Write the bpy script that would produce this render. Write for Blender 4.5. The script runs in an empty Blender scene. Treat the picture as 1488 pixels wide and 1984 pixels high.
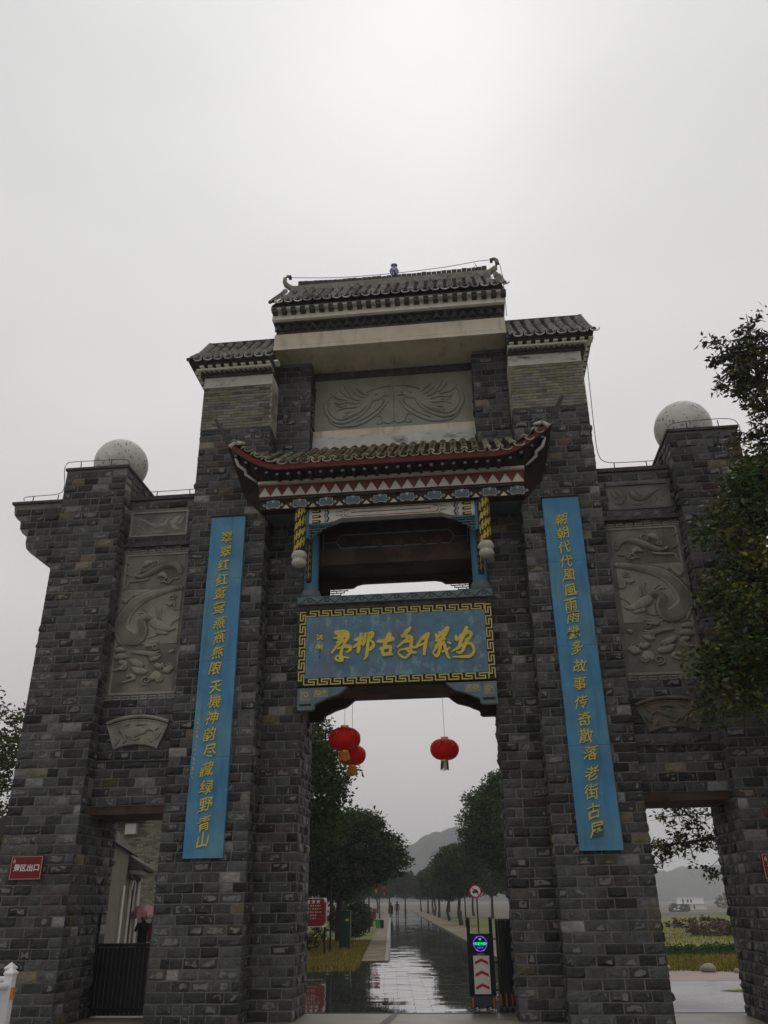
import bpy, math, random, time
import numpy as np
from mathutils import Matrix, Vector
T0 = time.time()
rnd = random.Random(7)
npr = np.random.RandomState(11)
scene = bpy.context.scene
COL = scene.collection
XC = -1.42                      # centre line of the gateway

# ---------------------------------------------------------------- camera
RX = (0.99422268, 0.10654942, -0.01298038)
UP = (0.05759893, -0.42755639, 0.90215181)
FW = (-0.09057391, 0.89768745, 0.43122339)
CAMPOS = (0.0, 0.0, 1.9)
FPX = 1573.747
cd = bpy.data.cameras.new('camera')
cam = bpy.data.objects.new('camera', cd)
COL.objects.link(cam)
M = Matrix(((RX[0], UP[0], -FW[0], 0), (RX[1], UP[1], -FW[1], 0), (RX[2], UP[2], -FW[2], CAMPOS[2]), (0, 0, 0, 1)))
cam.matrix_world = M
cd.sensor_fit = 'AUTO'; cd.sensor_width = 36.0
cd.lens = FPX / 1984.0 * 36.0
cd.clip_start = 0.05; cd.clip_end = 6000
scene.camera = cam

# ---------------------------------------------------------------- world, sun, exposure
w = bpy.data.worlds.new('World'); scene.world = w; w.use_nodes = True
nt = w.node_tree; nt.nodes.clear()
def N(t, **kw):
    n = nt.nodes.new(t)
    for k, v in kw.items(): setattr(n, k, v)
    return n
out = N('ShaderNodeOutputWorld'); bg = N('ShaderNodeBackground'); bg.inputs['Strength'].default_value = 0.1
sky = N('ShaderNodeTexSky', sky_type='NISHITA', sun_disc=False)
sky.sun_elevation = math.radians(56); sky.sun_rotation = math.radians(0); sky.dust_density = 4
hs = N('ShaderNodeHueSaturation'); hs.inputs['Saturation'].default_value = 0.12; hs.inputs['Value'].default_value = 0.9
tc = N('ShaderNodeTexCoord'); sep = N('ShaderNodeSeparateXYZ')
ramp = N('ShaderNodeValToRGB')
cr = ramp.color_ramp
cr.elements[0].position = 0.0; cr.elements[0].color = (.45, .445, .455, 1)
cr.elements[1].position = 1.0; cr.elements[1].color = (.79, .787, .785, 1)
e = cr.elements.new(.13); e.color = (.56, .535, .53, 1)
e = cr.elements.new(.32); e.color = (.66, .645, .635, 1)
e = cr.elements.new(.70); e.color = (.755, .748, .745, 1)
mp = N('ShaderNodeMapping'); mp.inputs['Scale'].default_value = (1.2, 1.2, 2.4)
noi = N('ShaderNodeTexNoise'); noi.inputs['Scale'].default_value = 1.5; noi.inputs['Detail'].default_value = 4; noi.inputs['Roughness'].default_value = .42
mr = N('ShaderNodeMapRange'); mr.inputs['From Min'].default_value = .3; mr.inputs['From Max'].default_value = .7
mr.inputs['To Min'].default_value = 8.9; mr.inputs['To Max'].default_value = 10.7
vm = N('ShaderNodeVectorMath', operation='SCALE')
mix = N('ShaderNodeMixRGB'); mix.inputs['Fac'].default_value = .93
L = nt.links.new
L(tc.outputs['Generated'], sep.inputs[0]); L(sep.outputs['Z'], ramp.inputs[0])
L(tc.outputs['Generated'], mp.inputs[0]); L(mp.outputs[0], noi.inputs['Vector']); L(noi.outputs['Fac'], mr.inputs['Value'])
L(ramp.outputs[0], vm.inputs[0]); L(mr.outputs[0], vm.inputs['Scale'])
gd = N('ShaderNodeVectorMath', operation='DOT_PRODUCT'); gd.inputs[1].default_value = (-.06, .56, .83)      # the sun behind the cloud deck
L(tc.outputs['Generated'], gd.inputs[0])
gp = N('ShaderNodeMath', operation='POWER'); gp.inputs[1].default_value = 7; gm = N('ShaderNodeMath', operation='MAXIMUM'); gm.inputs[1].default_value = 0
L(gd.outputs['Value'], gm.inputs[0]); L(gm.outputs[0], gp.inputs[0])
gl = N('ShaderNodeMath', operation='MULTIPLY_ADD'); gl.inputs[1].default_value = .0; gl.inputs[2].default_value = .985; L(gp.outputs[0], gl.inputs[0])
gk = N('ShaderNodeMath', operation='MULTIPLY'); L(gl.outputs[0], gk.inputs[0]); L(mr.outputs[0], gk.inputs[1]); L(gk.outputs[0], vm.inputs['Scale'])
L(sky.outputs[0], hs.inputs['Color']); L(hs.outputs[0], mix.inputs[1]); L(vm.outputs[0], mix.inputs[2])
L(mix.outputs[0], bg.inputs['Color']); L(bg.outputs[0], out.inputs[0])
sd = bpy.data.lights.new('sun', 'SUN'); sd.energy = 0.5; sd.angle = math.radians(40); sd.color = (1, .97, .93)
so = bpy.data.objects.new('sun', sd); COL.objects.link(so)
so.rotation_euler = (math.radians(-34), 0, 0)
scene.view_settings.view_transform = 'Standard'; scene.view_settings.look = 'None'
scene.view_settings.exposure = 0.0; scene.view_settings.gamma = 1.0
scene.view_settings.use_curve_mapping = False
scene.cycles.use_denoising = True
scene.cycles.max_bounces = 6; scene.cycles.diffuse_bounces = 3; scene.cycles.glossy_bounces = 3
scene.cycles.transparent_max_bounces = 8; scene.cycles.volume_bounces = 1

def project(p):
    d = (p[0] - CAMPOS[0], p[1] - CAMPOS[1], p[2] - CAMPOS[2])
    z = sum(a * b for a, b in zip(d, FW))
    if z < .1: return (-9999, -9999, z)
    return (744 + FPX * sum(a * b for a, b in zip(d, RX)) / z, 992 - FPX * sum(a * b for a, b in zip(d, UP)) / z, z)

# ---------------------------------------------------------------- materials
def mat(name, col, rough=.7, var=.2, scale=5., dirt=None, bump=0., bscale=30., metal=0., attr=False, emit=0., stretch=None, hue=None, dirt2=None, spec=.18, trans=0., patch=None):
    m = bpy.data.materials.new(name); m.use_nodes = True
    nt = m.node_tree; nodes = nt.nodes; L = nt.links.new
    bs = nodes['Principled BSDF']
    bs.inputs['Roughness'].default_value = rough; bs.inputs['Metallic'].default_value = metal
    bs.inputs['Specular IOR Level'].default_value = spec
    tc = nodes.new('ShaderNodeTexCoord')
    def noise(sc, det=4, st=None, ro=.55):
        n = nodes.new('ShaderNodeTexNoise'); n.inputs['Scale'].default_value = sc; n.inputs['Detail'].default_value = det; n.inputs['Roughness'].default_value = ro
        if st:
            mp = nodes.new('ShaderNodeMapping'); mp.inputs['Scale'].default_value = st
            L(tc.outputs['Object'], mp.inputs[0]); L(mp.outputs[0], n.inputs['Vector'])
        else: L(tc.outputs['Object'], n.inputs['Vector'])
        return n.outputs['Fac']
    def mrange(v, a, b, c, d):
        n = nodes.new('ShaderNodeMapRange'); L(v, n.inputs['Value'])
        for k, x in zip(('From Min', 'From Max', 'To Min', 'To Max'), (a, b, c, d)): n.inputs[k].default_value = x
        return n.outputs[0]
    if attr:
        a = nodes.new('ShaderNodeAttribute'); a.attribute_name = 'tint'; cur = a.outputs['Color']
    else:
        r = nodes.new('ShaderNodeRGB'); r.outputs[0].default_value = (*col, 1); cur = r.outputs[0]
    if hue:
        mx = nodes.new('ShaderNodeMixRGB'); mx.inputs[2].default_value = (*hue[0], 1)
        L(mrange(noise(hue[1], 3), .42, .62, 0, hue[2]), mx.inputs[0]); L(cur, mx.inputs[1]); cur = mx.outputs[0]
    if var:
        sc = nodes.new('ShaderNodeVectorMath'); sc.operation = 'SCALE'
        L(cur, sc.inputs[0]); L(mrange(noise(scale, 6, stretch), .3, .7, 1 - var, 1 + var), sc.inputs['Scale']); cur = sc.outputs[0]
    for dd in (dirt, dirt2):
        if dd:
            dcol, dam, dscale, dst, lo, hi = dd
            mx = nodes.new('ShaderNodeMixRGB'); mx.inputs[2].default_value = (*dcol, 1)
            L(mrange(noise(dscale, 8, dst, .65), lo, hi, 0, dam), mx.inputs[0]); L(cur, mx.inputs[1]); cur = mx.outputs[0]
    if patch:
        ad = nodes.new('ShaderNodeMath'); ad.operation = 'MULTIPLY_ADD'; L(noise(9, 5, (1, 1, 1.4)), ad.inputs[0]); ad.inputs[1].default_value = .9; L(a.outputs['Alpha'], ad.inputs[2])
        mx = nodes.new('ShaderNodeMixRGB'); mx.inputs[2].default_value = (*patch, 1); L(mrange(ad.outputs[0], 1.0, 1.06, 0, .85), mx.inputs[0]); L(cur, mx.inputs[1]); cur = mx.outputs[0]
    L(cur, bs.inputs['Base Color'])
    if bump:
        b = nodes.new('ShaderNodeBump'); b.inputs['Strength'].default_value = bump; b.inputs['Distance'].default_value = .02
        L(noise(bscale, 6), b.inputs['Height']); L(b.outputs[0], bs.inputs['Normal'])
    if emit:
        L(cur, bs.inputs['Emission Color']); bs.inputs['Emission Strength'].default_value = emit
    if trans:
        tr = nodes.new('ShaderNodeBsdfTranslucent'); ms = nodes.new('ShaderNodeMixShader'); ms.inputs[0].default_value = trans
        L(cur, tr.inputs[0]); L(bs.outputs[0], ms.inputs[1]); L(tr.outputs[0], ms.inputs[2])
        L(ms.outputs[0], nodes['Material Output'].inputs['Surface'])
    return m
MT = {}
MT['stone'] = mat('rock_face_stone', None, .62, .30, 9, attr=True, bump=.9, bscale=38,
                  dirt=((.018, .018, .016), .55, 1.1, None, .5, .72), dirt2=((.085, .045, .02), .5, .9, (2.2, 2.2, .45), .63, .72), patch=(.21, .208, .19))
MT['bandmortar'] = mat('light_mortar', (.36, .34, .29), .85, .3, 5, dirt=((.07, .07, .05), .7, 2, None, .5, .7))
MT['mortar'] = mat('mortar', (.17, .163, .148), .85, .3, 3, dirt=((.13, .075, .04), .6, 1.2, (1, 1, .35), .56, .7), bump=.4, bscale=60)
MT['brick'] = mat('thin_brick', None, .8, .25, 12, attr=True, bump=.4, bscale=50, dirt=((.06, .06, .045), .5, 2, None, .55, .75))
MT['cream'] = mat('cream_plaster', (.62, .56, .45), .85, .12, 2, dirt=((.16, .14, .11), .6, 1.6, (2.5, 1, .5), .54, .74), bump=.15)
MT['white'] = mat('white_plaster', (.55, .54, .50), .85, .12, 4, dirt=((.07, .065, .05), .85, 2.2, (1, 1, 2.5), .54, .68), bump=.2)
MT['topwhite'] = mat('white_cornice_paint', (.85, .83, .77), .8, .1, 4, dirt=((.12, .11, .10), .7, 5, (1, 1, 2), .58, .7))
MT['whitetrim'] = mat('white_painted_trim', (.56, .53, .49), .8, .12, 5, dirt=((.10, .09, .08), .6, 6, (1, 1, 2), .6, .75))
MT['tile'] = mat('clay_tile', None, .75, .3, 14, attr=True, bump=.5, bscale=50, dirt=((.02, .02, .018), .7, 3, None, .5, .7))
MT['darkcorn'] = mat('weathered_cornice', (.075, .07, .065), .85, .4, 6, dirt=((.30, .29, .27), .5, 7, None, .6, .72), bump=.4)
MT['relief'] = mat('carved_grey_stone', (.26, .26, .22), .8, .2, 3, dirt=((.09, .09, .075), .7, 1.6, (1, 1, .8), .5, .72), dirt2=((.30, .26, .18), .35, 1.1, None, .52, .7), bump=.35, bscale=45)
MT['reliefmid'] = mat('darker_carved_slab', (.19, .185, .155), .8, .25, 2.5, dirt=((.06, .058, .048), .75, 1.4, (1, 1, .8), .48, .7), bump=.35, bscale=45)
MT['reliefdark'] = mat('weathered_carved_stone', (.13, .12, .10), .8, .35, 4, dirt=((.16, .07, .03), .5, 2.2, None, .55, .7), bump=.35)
MT['phoenix'] = mat('green_grey_relief', (.29, .30, .25), .8, .12, 2.5, dirt=((.13, .13, .115), .6, 1.0, None, .52, .75), bump=.2, bscale=40)
MT['soffit'] = mat('beige_soffit', (.30, .20, .115), .85, .12, 1.5, dirt=((.14, .11, .08), .4, 1, None, .5, .75))
MT['red'] = mat('dark_red_paint', (.115, .018, .016), .5, .25, 6, dirt=((.09, .06, .05), .7, 8, None, .55, .7))
MT['redtri'] = mat('faded_red_paint', (.17, .05, .045), .6, .25, 8, dirt=((.25, .05, .045), .6, 5, None, .6, .66))
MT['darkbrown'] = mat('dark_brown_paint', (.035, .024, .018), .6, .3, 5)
MT['brownbeam'] = mat('brown_concrete', (.075, .047, .034), .75, .2, 2, dirt=((.035, .022, .016), .8, 1.1, (1, 1, 1), .5, .56))
MT['bluepaint'] = mat('blue_paint', (.07, .20, .33), .6, .12, 4, dirt=((.14, .25, .32), .5, 10, None, .6, .7))
MT['bluegrey'] = mat('blue_grey_paint', (.13, .17, .19), .65, .15, 5, dirt=((.08, .09, .09), .5, 6, None, .58, .72))
MT['couplet'] = mat('blue_couplet_paint', (.075, .235, .41), .6, .16, 1.7, hue=((.12, .27, .36), .9, .9), dirt=((.45, .50, .52), .85, 9, (1.3, 1, .8), .68, .73), dirt2=((.04, .12, .25), .6, 2.5, (3, 3, .35), .5, .7), bump=.15)
MT['plaque'] = mat('flaking_blue_paint', (.105, .21, .30), .6, .15, 3, hue=((.16, .15, .18), 1.3, .5), dirt=((.20, .33, .37), .85, 4.5, (1.3, 1, .8), .53, .62), dirt2=((.40, .44, .44), .8, 13, None, .64, .70), bump=.1)
MT['gold'] = mat('gold_paint', (.66, .51, .09), .45, .12, 6, dirt=((.30, .25, .08), .4, 10, None, .55, .7))
MT['yellowkey'] = mat('yellow_key_paint', (.52, .45, .15), .6, .12, 8, dirt=((.5, .48, .36), .7, 12, None, .64, .7))
MT['blackkey'] = mat('black_ground', (.03, .022, .015), .6, .2, 5)
MT['yellow'] = mat('yellow_dragon_paint', (.48, .37, .06), .55, .2, 8)
MT['lotus'] = mat('white_lotus', (.50, .48, .44), .75, .15, 10, dirt=((.15, .13, .11), .5, 9, None, .55, .7))
MT['sphere'] = mat('white_ball_paint', (.66, .66, .62), .6, .06, 3, dirt=((.09, .085, .08), .9, 11, (1.2, 1.2, .8), .57, .62), dirt2=((.3, .29, .26), .5, 2, None, .5, .7))
MT['lantern'] = mat('red_lantern_silk', (.72, .010, .012), .5, .1, 3, trans=.3)
MT['lanterndark'] = mat('old_red_lantern', (.16, .006, .006), .6, .1, 3)
MT['lgold'] = mat('lantern_gold', (.55, .36, .08), .3, .1, 5, metal=.7)
MT['fringe'] = mat('orange_fringe', (.50, .19, .025), .7, .2, 20)
MT['fringegrey'] = mat('faded_fringe', (.12, .09, .08), .8, .2, 20)
MT['signred'] = mat('sign_red', (.20, .016, .022), .45, .1, 4)
MT['signwhite'] = mat('sign_white', (.72, .72, .72), .5, .05, 4)
MT['black'] = mat('black_metal', (.012, .012, .013), .4, .2, 6)
MT['wire'] = mat('grey_wire', (.08, .08, .085), .5, .1, 6)
MT['steel'] = mat('silver_hub', (.6, .6, .58), .3, .05, 5, metal=.8)
MT['orange'] = mat('orange_reflector', (.75, .20, .03), .35, .1, 5)
MT['orangedim'] = mat('orange_strip', (.45, .09, .03), .4, .3, 20)
MT['pvc'] = mat('white_pvc', (.74, .74, .75), .45, .05, 3, dirt=((.35, .35, .34), .4, 4, None, .55, .75))
MT['charcoal'] = mat('charcoal_paint', (.045, .05, .055), .5, .15, 5)
MT['chev'] = mat('chevron_red', (.42, .02, .04), .5, .05, 5)
MT['panelwhite'] = mat('panel_white', (.60, .58, .54), .5, .07, 3)
MT['ledg'] = mat('led_green', (.0, .8, .25), .5, 0, emit=1.2)
MT['ledb'] = mat('led_blue', (.08, .08, 1.0), .5, 0, emit=1.5)
MT['ledr'] = mat('led_red', (1.0, .15, .25), .5, 0, emit=1.5)
MT['bark'] = mat('bark', (.045, .036, .028), .9, .35, 8, bump=.5, bscale=20)
MT['leaf'] = mat('leaf', None, .6, .15, 2, attr=True, trans=.22, spec=.08)
MT['leafgloss'] = mat('glossy_leaf', None, .35, .15, 2, attr=True, trans=.2, spec=.35)
MT['porcelain'] = mat('white_porcelain', (.5, .5, .55), .25, .05, 5, dirt=((.04, .05, .28), .95, 16, None, .46, .52))
MT['darkgreen'] = mat('dark_green_metal', (.012, .05, .04), .45, .2, 5)
MT['green'] = mat('green_plastic', (.02, .32, .10), .45, .1, 5)
MT['coat'] = mat('dark_coat', (.012, .014, .018), .8, .2, 6)
MT['skin'] = mat('skin', (.35, .2, .14), .6, .05, 6)
MT['pink'] = mat('pink_umbrella_cloth', (.56, .26, .31), .6, .12, 9, trans=.2)
MT['concrete'] = mat('concrete', (.24, .23, .205), .55, .15, 1.1, dirt=((.10, .09, .075), .6, .9, None, .55, .7), bump=.15, bscale=25)
MT['hill'] = mat('hill_forest', (.022, .03, .022), .95, .4, .02, bump=0)
MT['pinkpave'] = mat('pink_paving', (.30, .225, .215), .55, .15, .5, dirt=((.17, .15, .15), .5, 1, None, .5, .7))

# ---------------------------------------------------------------- mesh helpers
class MB:
    def __init__(s): s.v = []; s.f = []; s.t = []
    def add(s, vs, fs, tint=(1, 1, 1)):
        o = len(s.v); s.v += [tuple(v) for v in vs]; s.f += [tuple(o + i for i in f) for f in fs]; s.t += [tint] * len(vs); return s
    def box(s, x0, x1, y0, y1, z0, z1, tint=(1, 1, 1)):
        vs = [(x, y, z) for z in (z0, z1) for y in (y0, y1) for x in (x0, x1)]
        return s.add(vs, [(0, 2, 3, 1), (4, 5, 7, 6), (0, 1, 5, 4), (2, 6, 7, 3), (0, 4, 6, 2), (1, 3, 7, 5)], tint)
    def tube(s, pts, r, n=6, tint=(1, 1, 1), cap=True):
        if not hasattr(r, '__len__'): r = [r] * len(pts)
        P = [Vector(p) for p in pts]; rings = []; vs = []
        up = Vector((0, 0, 1)); 
        for i, p in enumerate(P):
            d = (P[min(i + 1, len(P) - 1)] - P[max(i - 1, 0)]).normalized()
            ref = up if abs(d.z) < .9 else Vector((1, 0, 0))
            a = d.cross(ref).normalized(); b = d.cross(a).normalized()
            for k in range(n):
                t = 2 * math.pi * k / n; vs.append(p + (a * math.cos(t) + b * math.sin(t)) * r[i])
        fs = []
        for i in range(len(P) - 1):
            for k in range(n):
                fs.append((i * n + k, i * n + (k + 1) % n, (i + 1) * n + (k + 1) % n, (i + 1) * n + k))
        if cap: fs += [tuple(range(n))[::-1], tuple(range((len(P) - 1) * n, len(P) * n))]
        return s.add(vs, fs, tint)
    def lathe(s, prof, cx, cy, n=16, tint=(1, 1, 1), lobes=0, amp=0.):
        vs = []; fs = []
        for r, z in prof:
            for k in range(n):
                t = 2 * math.pi * k / n; q = r * (1 + amp * (abs(math.cos(lobes * t / 2)) - .5) if lobes else 1)
                vs.append((cx + q * math.cos(t), cy + q * math.sin(t), z))
        for i in range(len(prof) - 1):
            for k in range(n): fs.append((i * n + k, i * n + (k + 1) % n, (i + 1) * n + (k + 1) % n, (i + 1) * n + k))
        fs += [tuple(range(n))[::-1], tuple(range((len(prof) - 1) * n, len(prof) * n))]
        return s.add(vs, fs, tint)
    def prism(s, poly, y0, y1, tint=(1, 1, 1)):        # poly in (x,z), extruded in y
        n = len(poly); vs = [(x, y0, z) for x, z in poly] + [(x, y1, z) for x, z in poly]
        return s.add(vs, [tuple(range(n)), tuple(range(n, 2 * n))[::-1]] + [(i, i + n, (i + 1) % n + n, (i + 1) % n) for i in range(n)], tint)
    def prismx(s, poly, x0, x1, tint=(1, 1, 1)):       # poly in (y,z), extruded in x
        n = len(poly); vs = [(x0, y, z) for y, z in poly] + [(x1, y, z) for y, z in poly]
        return s.add(vs, [tuple(range(n)), tuple(range(n, 2 * n))[::-1]] + [(i, i + n, (i + 1) % n + n, (i + 1) % n) for i in range(n)], tint)
    def build(s, name, m, parent=None, smooth=False, kind=None):
        me = bpy.data.meshes.new(name); me.from_pydata([(float(a), float(b), float(c)) for a, b, c in s.v], [], s.f)
        if m is not None and m.name in ATTR:
            ca = me.color_attributes.new('tint', 'FLOAT_COLOR', 'POINT')
            arr = np.ones((len(s.v), 4), 'f'); arr[:, 3] = 0; tt = np.array([(*q, 0.)[:4] for q in s.t], 'f'); arr[:, :4] = tt; ca.data.foreach_set('color', arr.ravel())
        if m is not None: me.materials.append(m)
        if smooth: me.polygons.foreach_set('use_smooth', [True] * len(me.polygons))
        me.validate(); 
        o = bpy.data.objects.new(name, me); COL.objects.link(o)
        if parent is not None: o.parent = parent
        if kind: o['kind'] = kind
        return o
ATTR = {MT[k].name for k in ('stone', 'brick', 'tile', 'leaf', 'leafgloss')}
def fix_normals(o):
    import bmesh
    b = bmesh.new(); b.from_mesh(o.data); bmesh.ops.recalc_face_normals(b, faces=b.faces); b.to_mesh(o.data); b.free(); return o
def tag(o, label=None, cat=None, group=None, kind=None):
    if label: o['label'] = label
    if cat: o['category'] = cat
    if group: o['group'] = group
    if kind: o['kind'] = kind
    return o
def empty(name, loc=(0, 0, 0), rz=0., label=None, cat=None, group=None):
    o = bpy.data.objects.new(name, None); COL.objects.link(o); o.location = loc; o.rotation_euler = (0, 0, rz); o.empty_display_size = .2
    return tag(o, label, cat, group)
def kids(o): return [c for c in bpy.data.objects if c.parent == o]
def copy_tree(o, parent=None):
    ch = kids(o); c = o.copy(); COL.objects.link(c); c.parent = parent
    for k in ch: copy_tree(k, c)
    return c
def catmull(P, sub=4):
    P = [np.array(p, float) for p in P]; o = []
    for i in range(len(P) - 1):
        a, b, c, d = P[max(i - 1, 0)], P[i], P[i + 1], P[min(i + 2, len(P) - 1)]
        for k in range(sub):
            t = k / sub; o.append(.5 * ((2 * b) + (-a + c) * t + (2 * a - 5 * b + 4 * c - d) * t * t + (-a + 3 * b - 3 * c + d) * t ** 3))
    o.append(P[-1]); return o
def ribbon(mb, stroke, yb, h, prof='flat', sub=4, grow=0.003, tint=(1, 1, 1), dx=0., sgn=1):
    """a raised stroke on a vertical face that looks towards -Y; stroke = (u, z, width)"""
    Q = catmull(stroke, sub); n = len(Q)
    pr = {'flat': [(-1, 0), (-1, .8), (-.8, 1), (.8, 1), (1, .8), (1, 0)],
          'round': [(-1, 0), (-.97, .55), (-.6, .9), (0, 1), (.6, .9), (.97, .55), (1, 0)]}[prof]
    vs = []
    # rounded ends
    pts = []
    for i, q in enumerate(Q):
        d = Q[min(i + 1, n - 1)] - Q[max(i - 1, 0)]; l = math.hypot(d[0], d[1]) or 1; pts.append((q[0], q[1], max(q[2], .008) / 2, d[0] / l, d[1] / l))
    p0, p1 = pts[0], pts[-1]
    pts = [(p0[0] - p0[3] * p0[2] * .7, p0[1] - p0[4] * p0[2] * .7, p0[2] * .45, p0[3], p0[4])] + pts + [(p1[0] + p1[3] * p1[2] * .7, p1[1] + p1[4] * p1[2] * .7, p1[2] * .45, p1[3], p1[4])]
    m = len(pr)
    for i, (x, z, hw, tx, tz) in enumerate(pts):
        nx, nz = -tz, tx
        hh = h + grow * i / len(pts)
        if prof == 'round': hh = min(hh, .30 * hw * 2 + .022 + grow * i / len(pts))
        if i in (0, len(pts) - 1): hh *= .6
        for a, b in pr:
            vs.append((sgn * (x + nx * hw * a) + dx, yb - hh * b, z + nz * hw * a))
    fs = []
    for i in range(len(pts) - 1):
        for k in range(m - 1): fs.append((i * m + k, i * m + k + 1, (i + 1) * m + k + 1, (i + 1) * m + k))
    fs += [tuple(range(m)), tuple(range((len(pts) - 1) * m, len(pts) * m))]
    mb.add(vs, fs, tint)
def glyph(ch, size, warp=0., bold=.012, depth=.03, seed=0, shear=0.):
    """a character as a solid, centred on 0,0 in x,z, facing -Y, back at y=0"""
    c = bpy.data.curves.new('character', 'FONT'); c.body = ch; c.size = size; c.extrude = depth / 2; c.offset = bold * size; c.shear = shear; c.resolution_u = 3
    o = bpy.data.objects.new('character', c); COL.objects.link(o)
    me = bpy.data.meshes.new_from_object(o); bpy.data.objects.remove(o); bpy.data.curves.remove(c)
    n = len(me.vertices); a = np.zeros(n * 3, 'f'); me.vertices.foreach_get('co', a); a = a.reshape(-1, 3)
    cx, cy = (a[:, 0].min() + a[:, 0].max()) / 2, (a[:, 1].min() + a[:, 1].max()) / 2
    x = a[:, 0] - cx; z = a[:, 1] - cy; y = -(a[:, 2] + depth / 2)
    if warp:
        r = np.random.RandomState(seed); f = 2 * math.pi / size
        p = r.rand(4) * 6.28
        x2 = x + warp * size * np.sin(f * z * .9 + p[0]) + warp * .5 * size * np.sin(f * 2.1 * z + p[1])
        z2 = z + x * (.10 + .1 * r.rand()) + warp * size * np.sin(f * x * .9 + p[2]) + warp * .5 * size * np.sin(f * 2.3 * x + p[3])
        x, z = x2, z2
    a[:, 0], a[:, 1], a[:, 2] = x, y, z
    me.vertices.foreach_set('co', a.ravel()); me.update()
    return me
def put(me, name, m, parent, loc):
    me.materials.clear(); me.materials.append(m)
    o = bpy.data.objects.new(name, me); COL.objects.link(o); o.parent = parent; o.location = loc; return o
U = lambda u: u + XC
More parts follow.
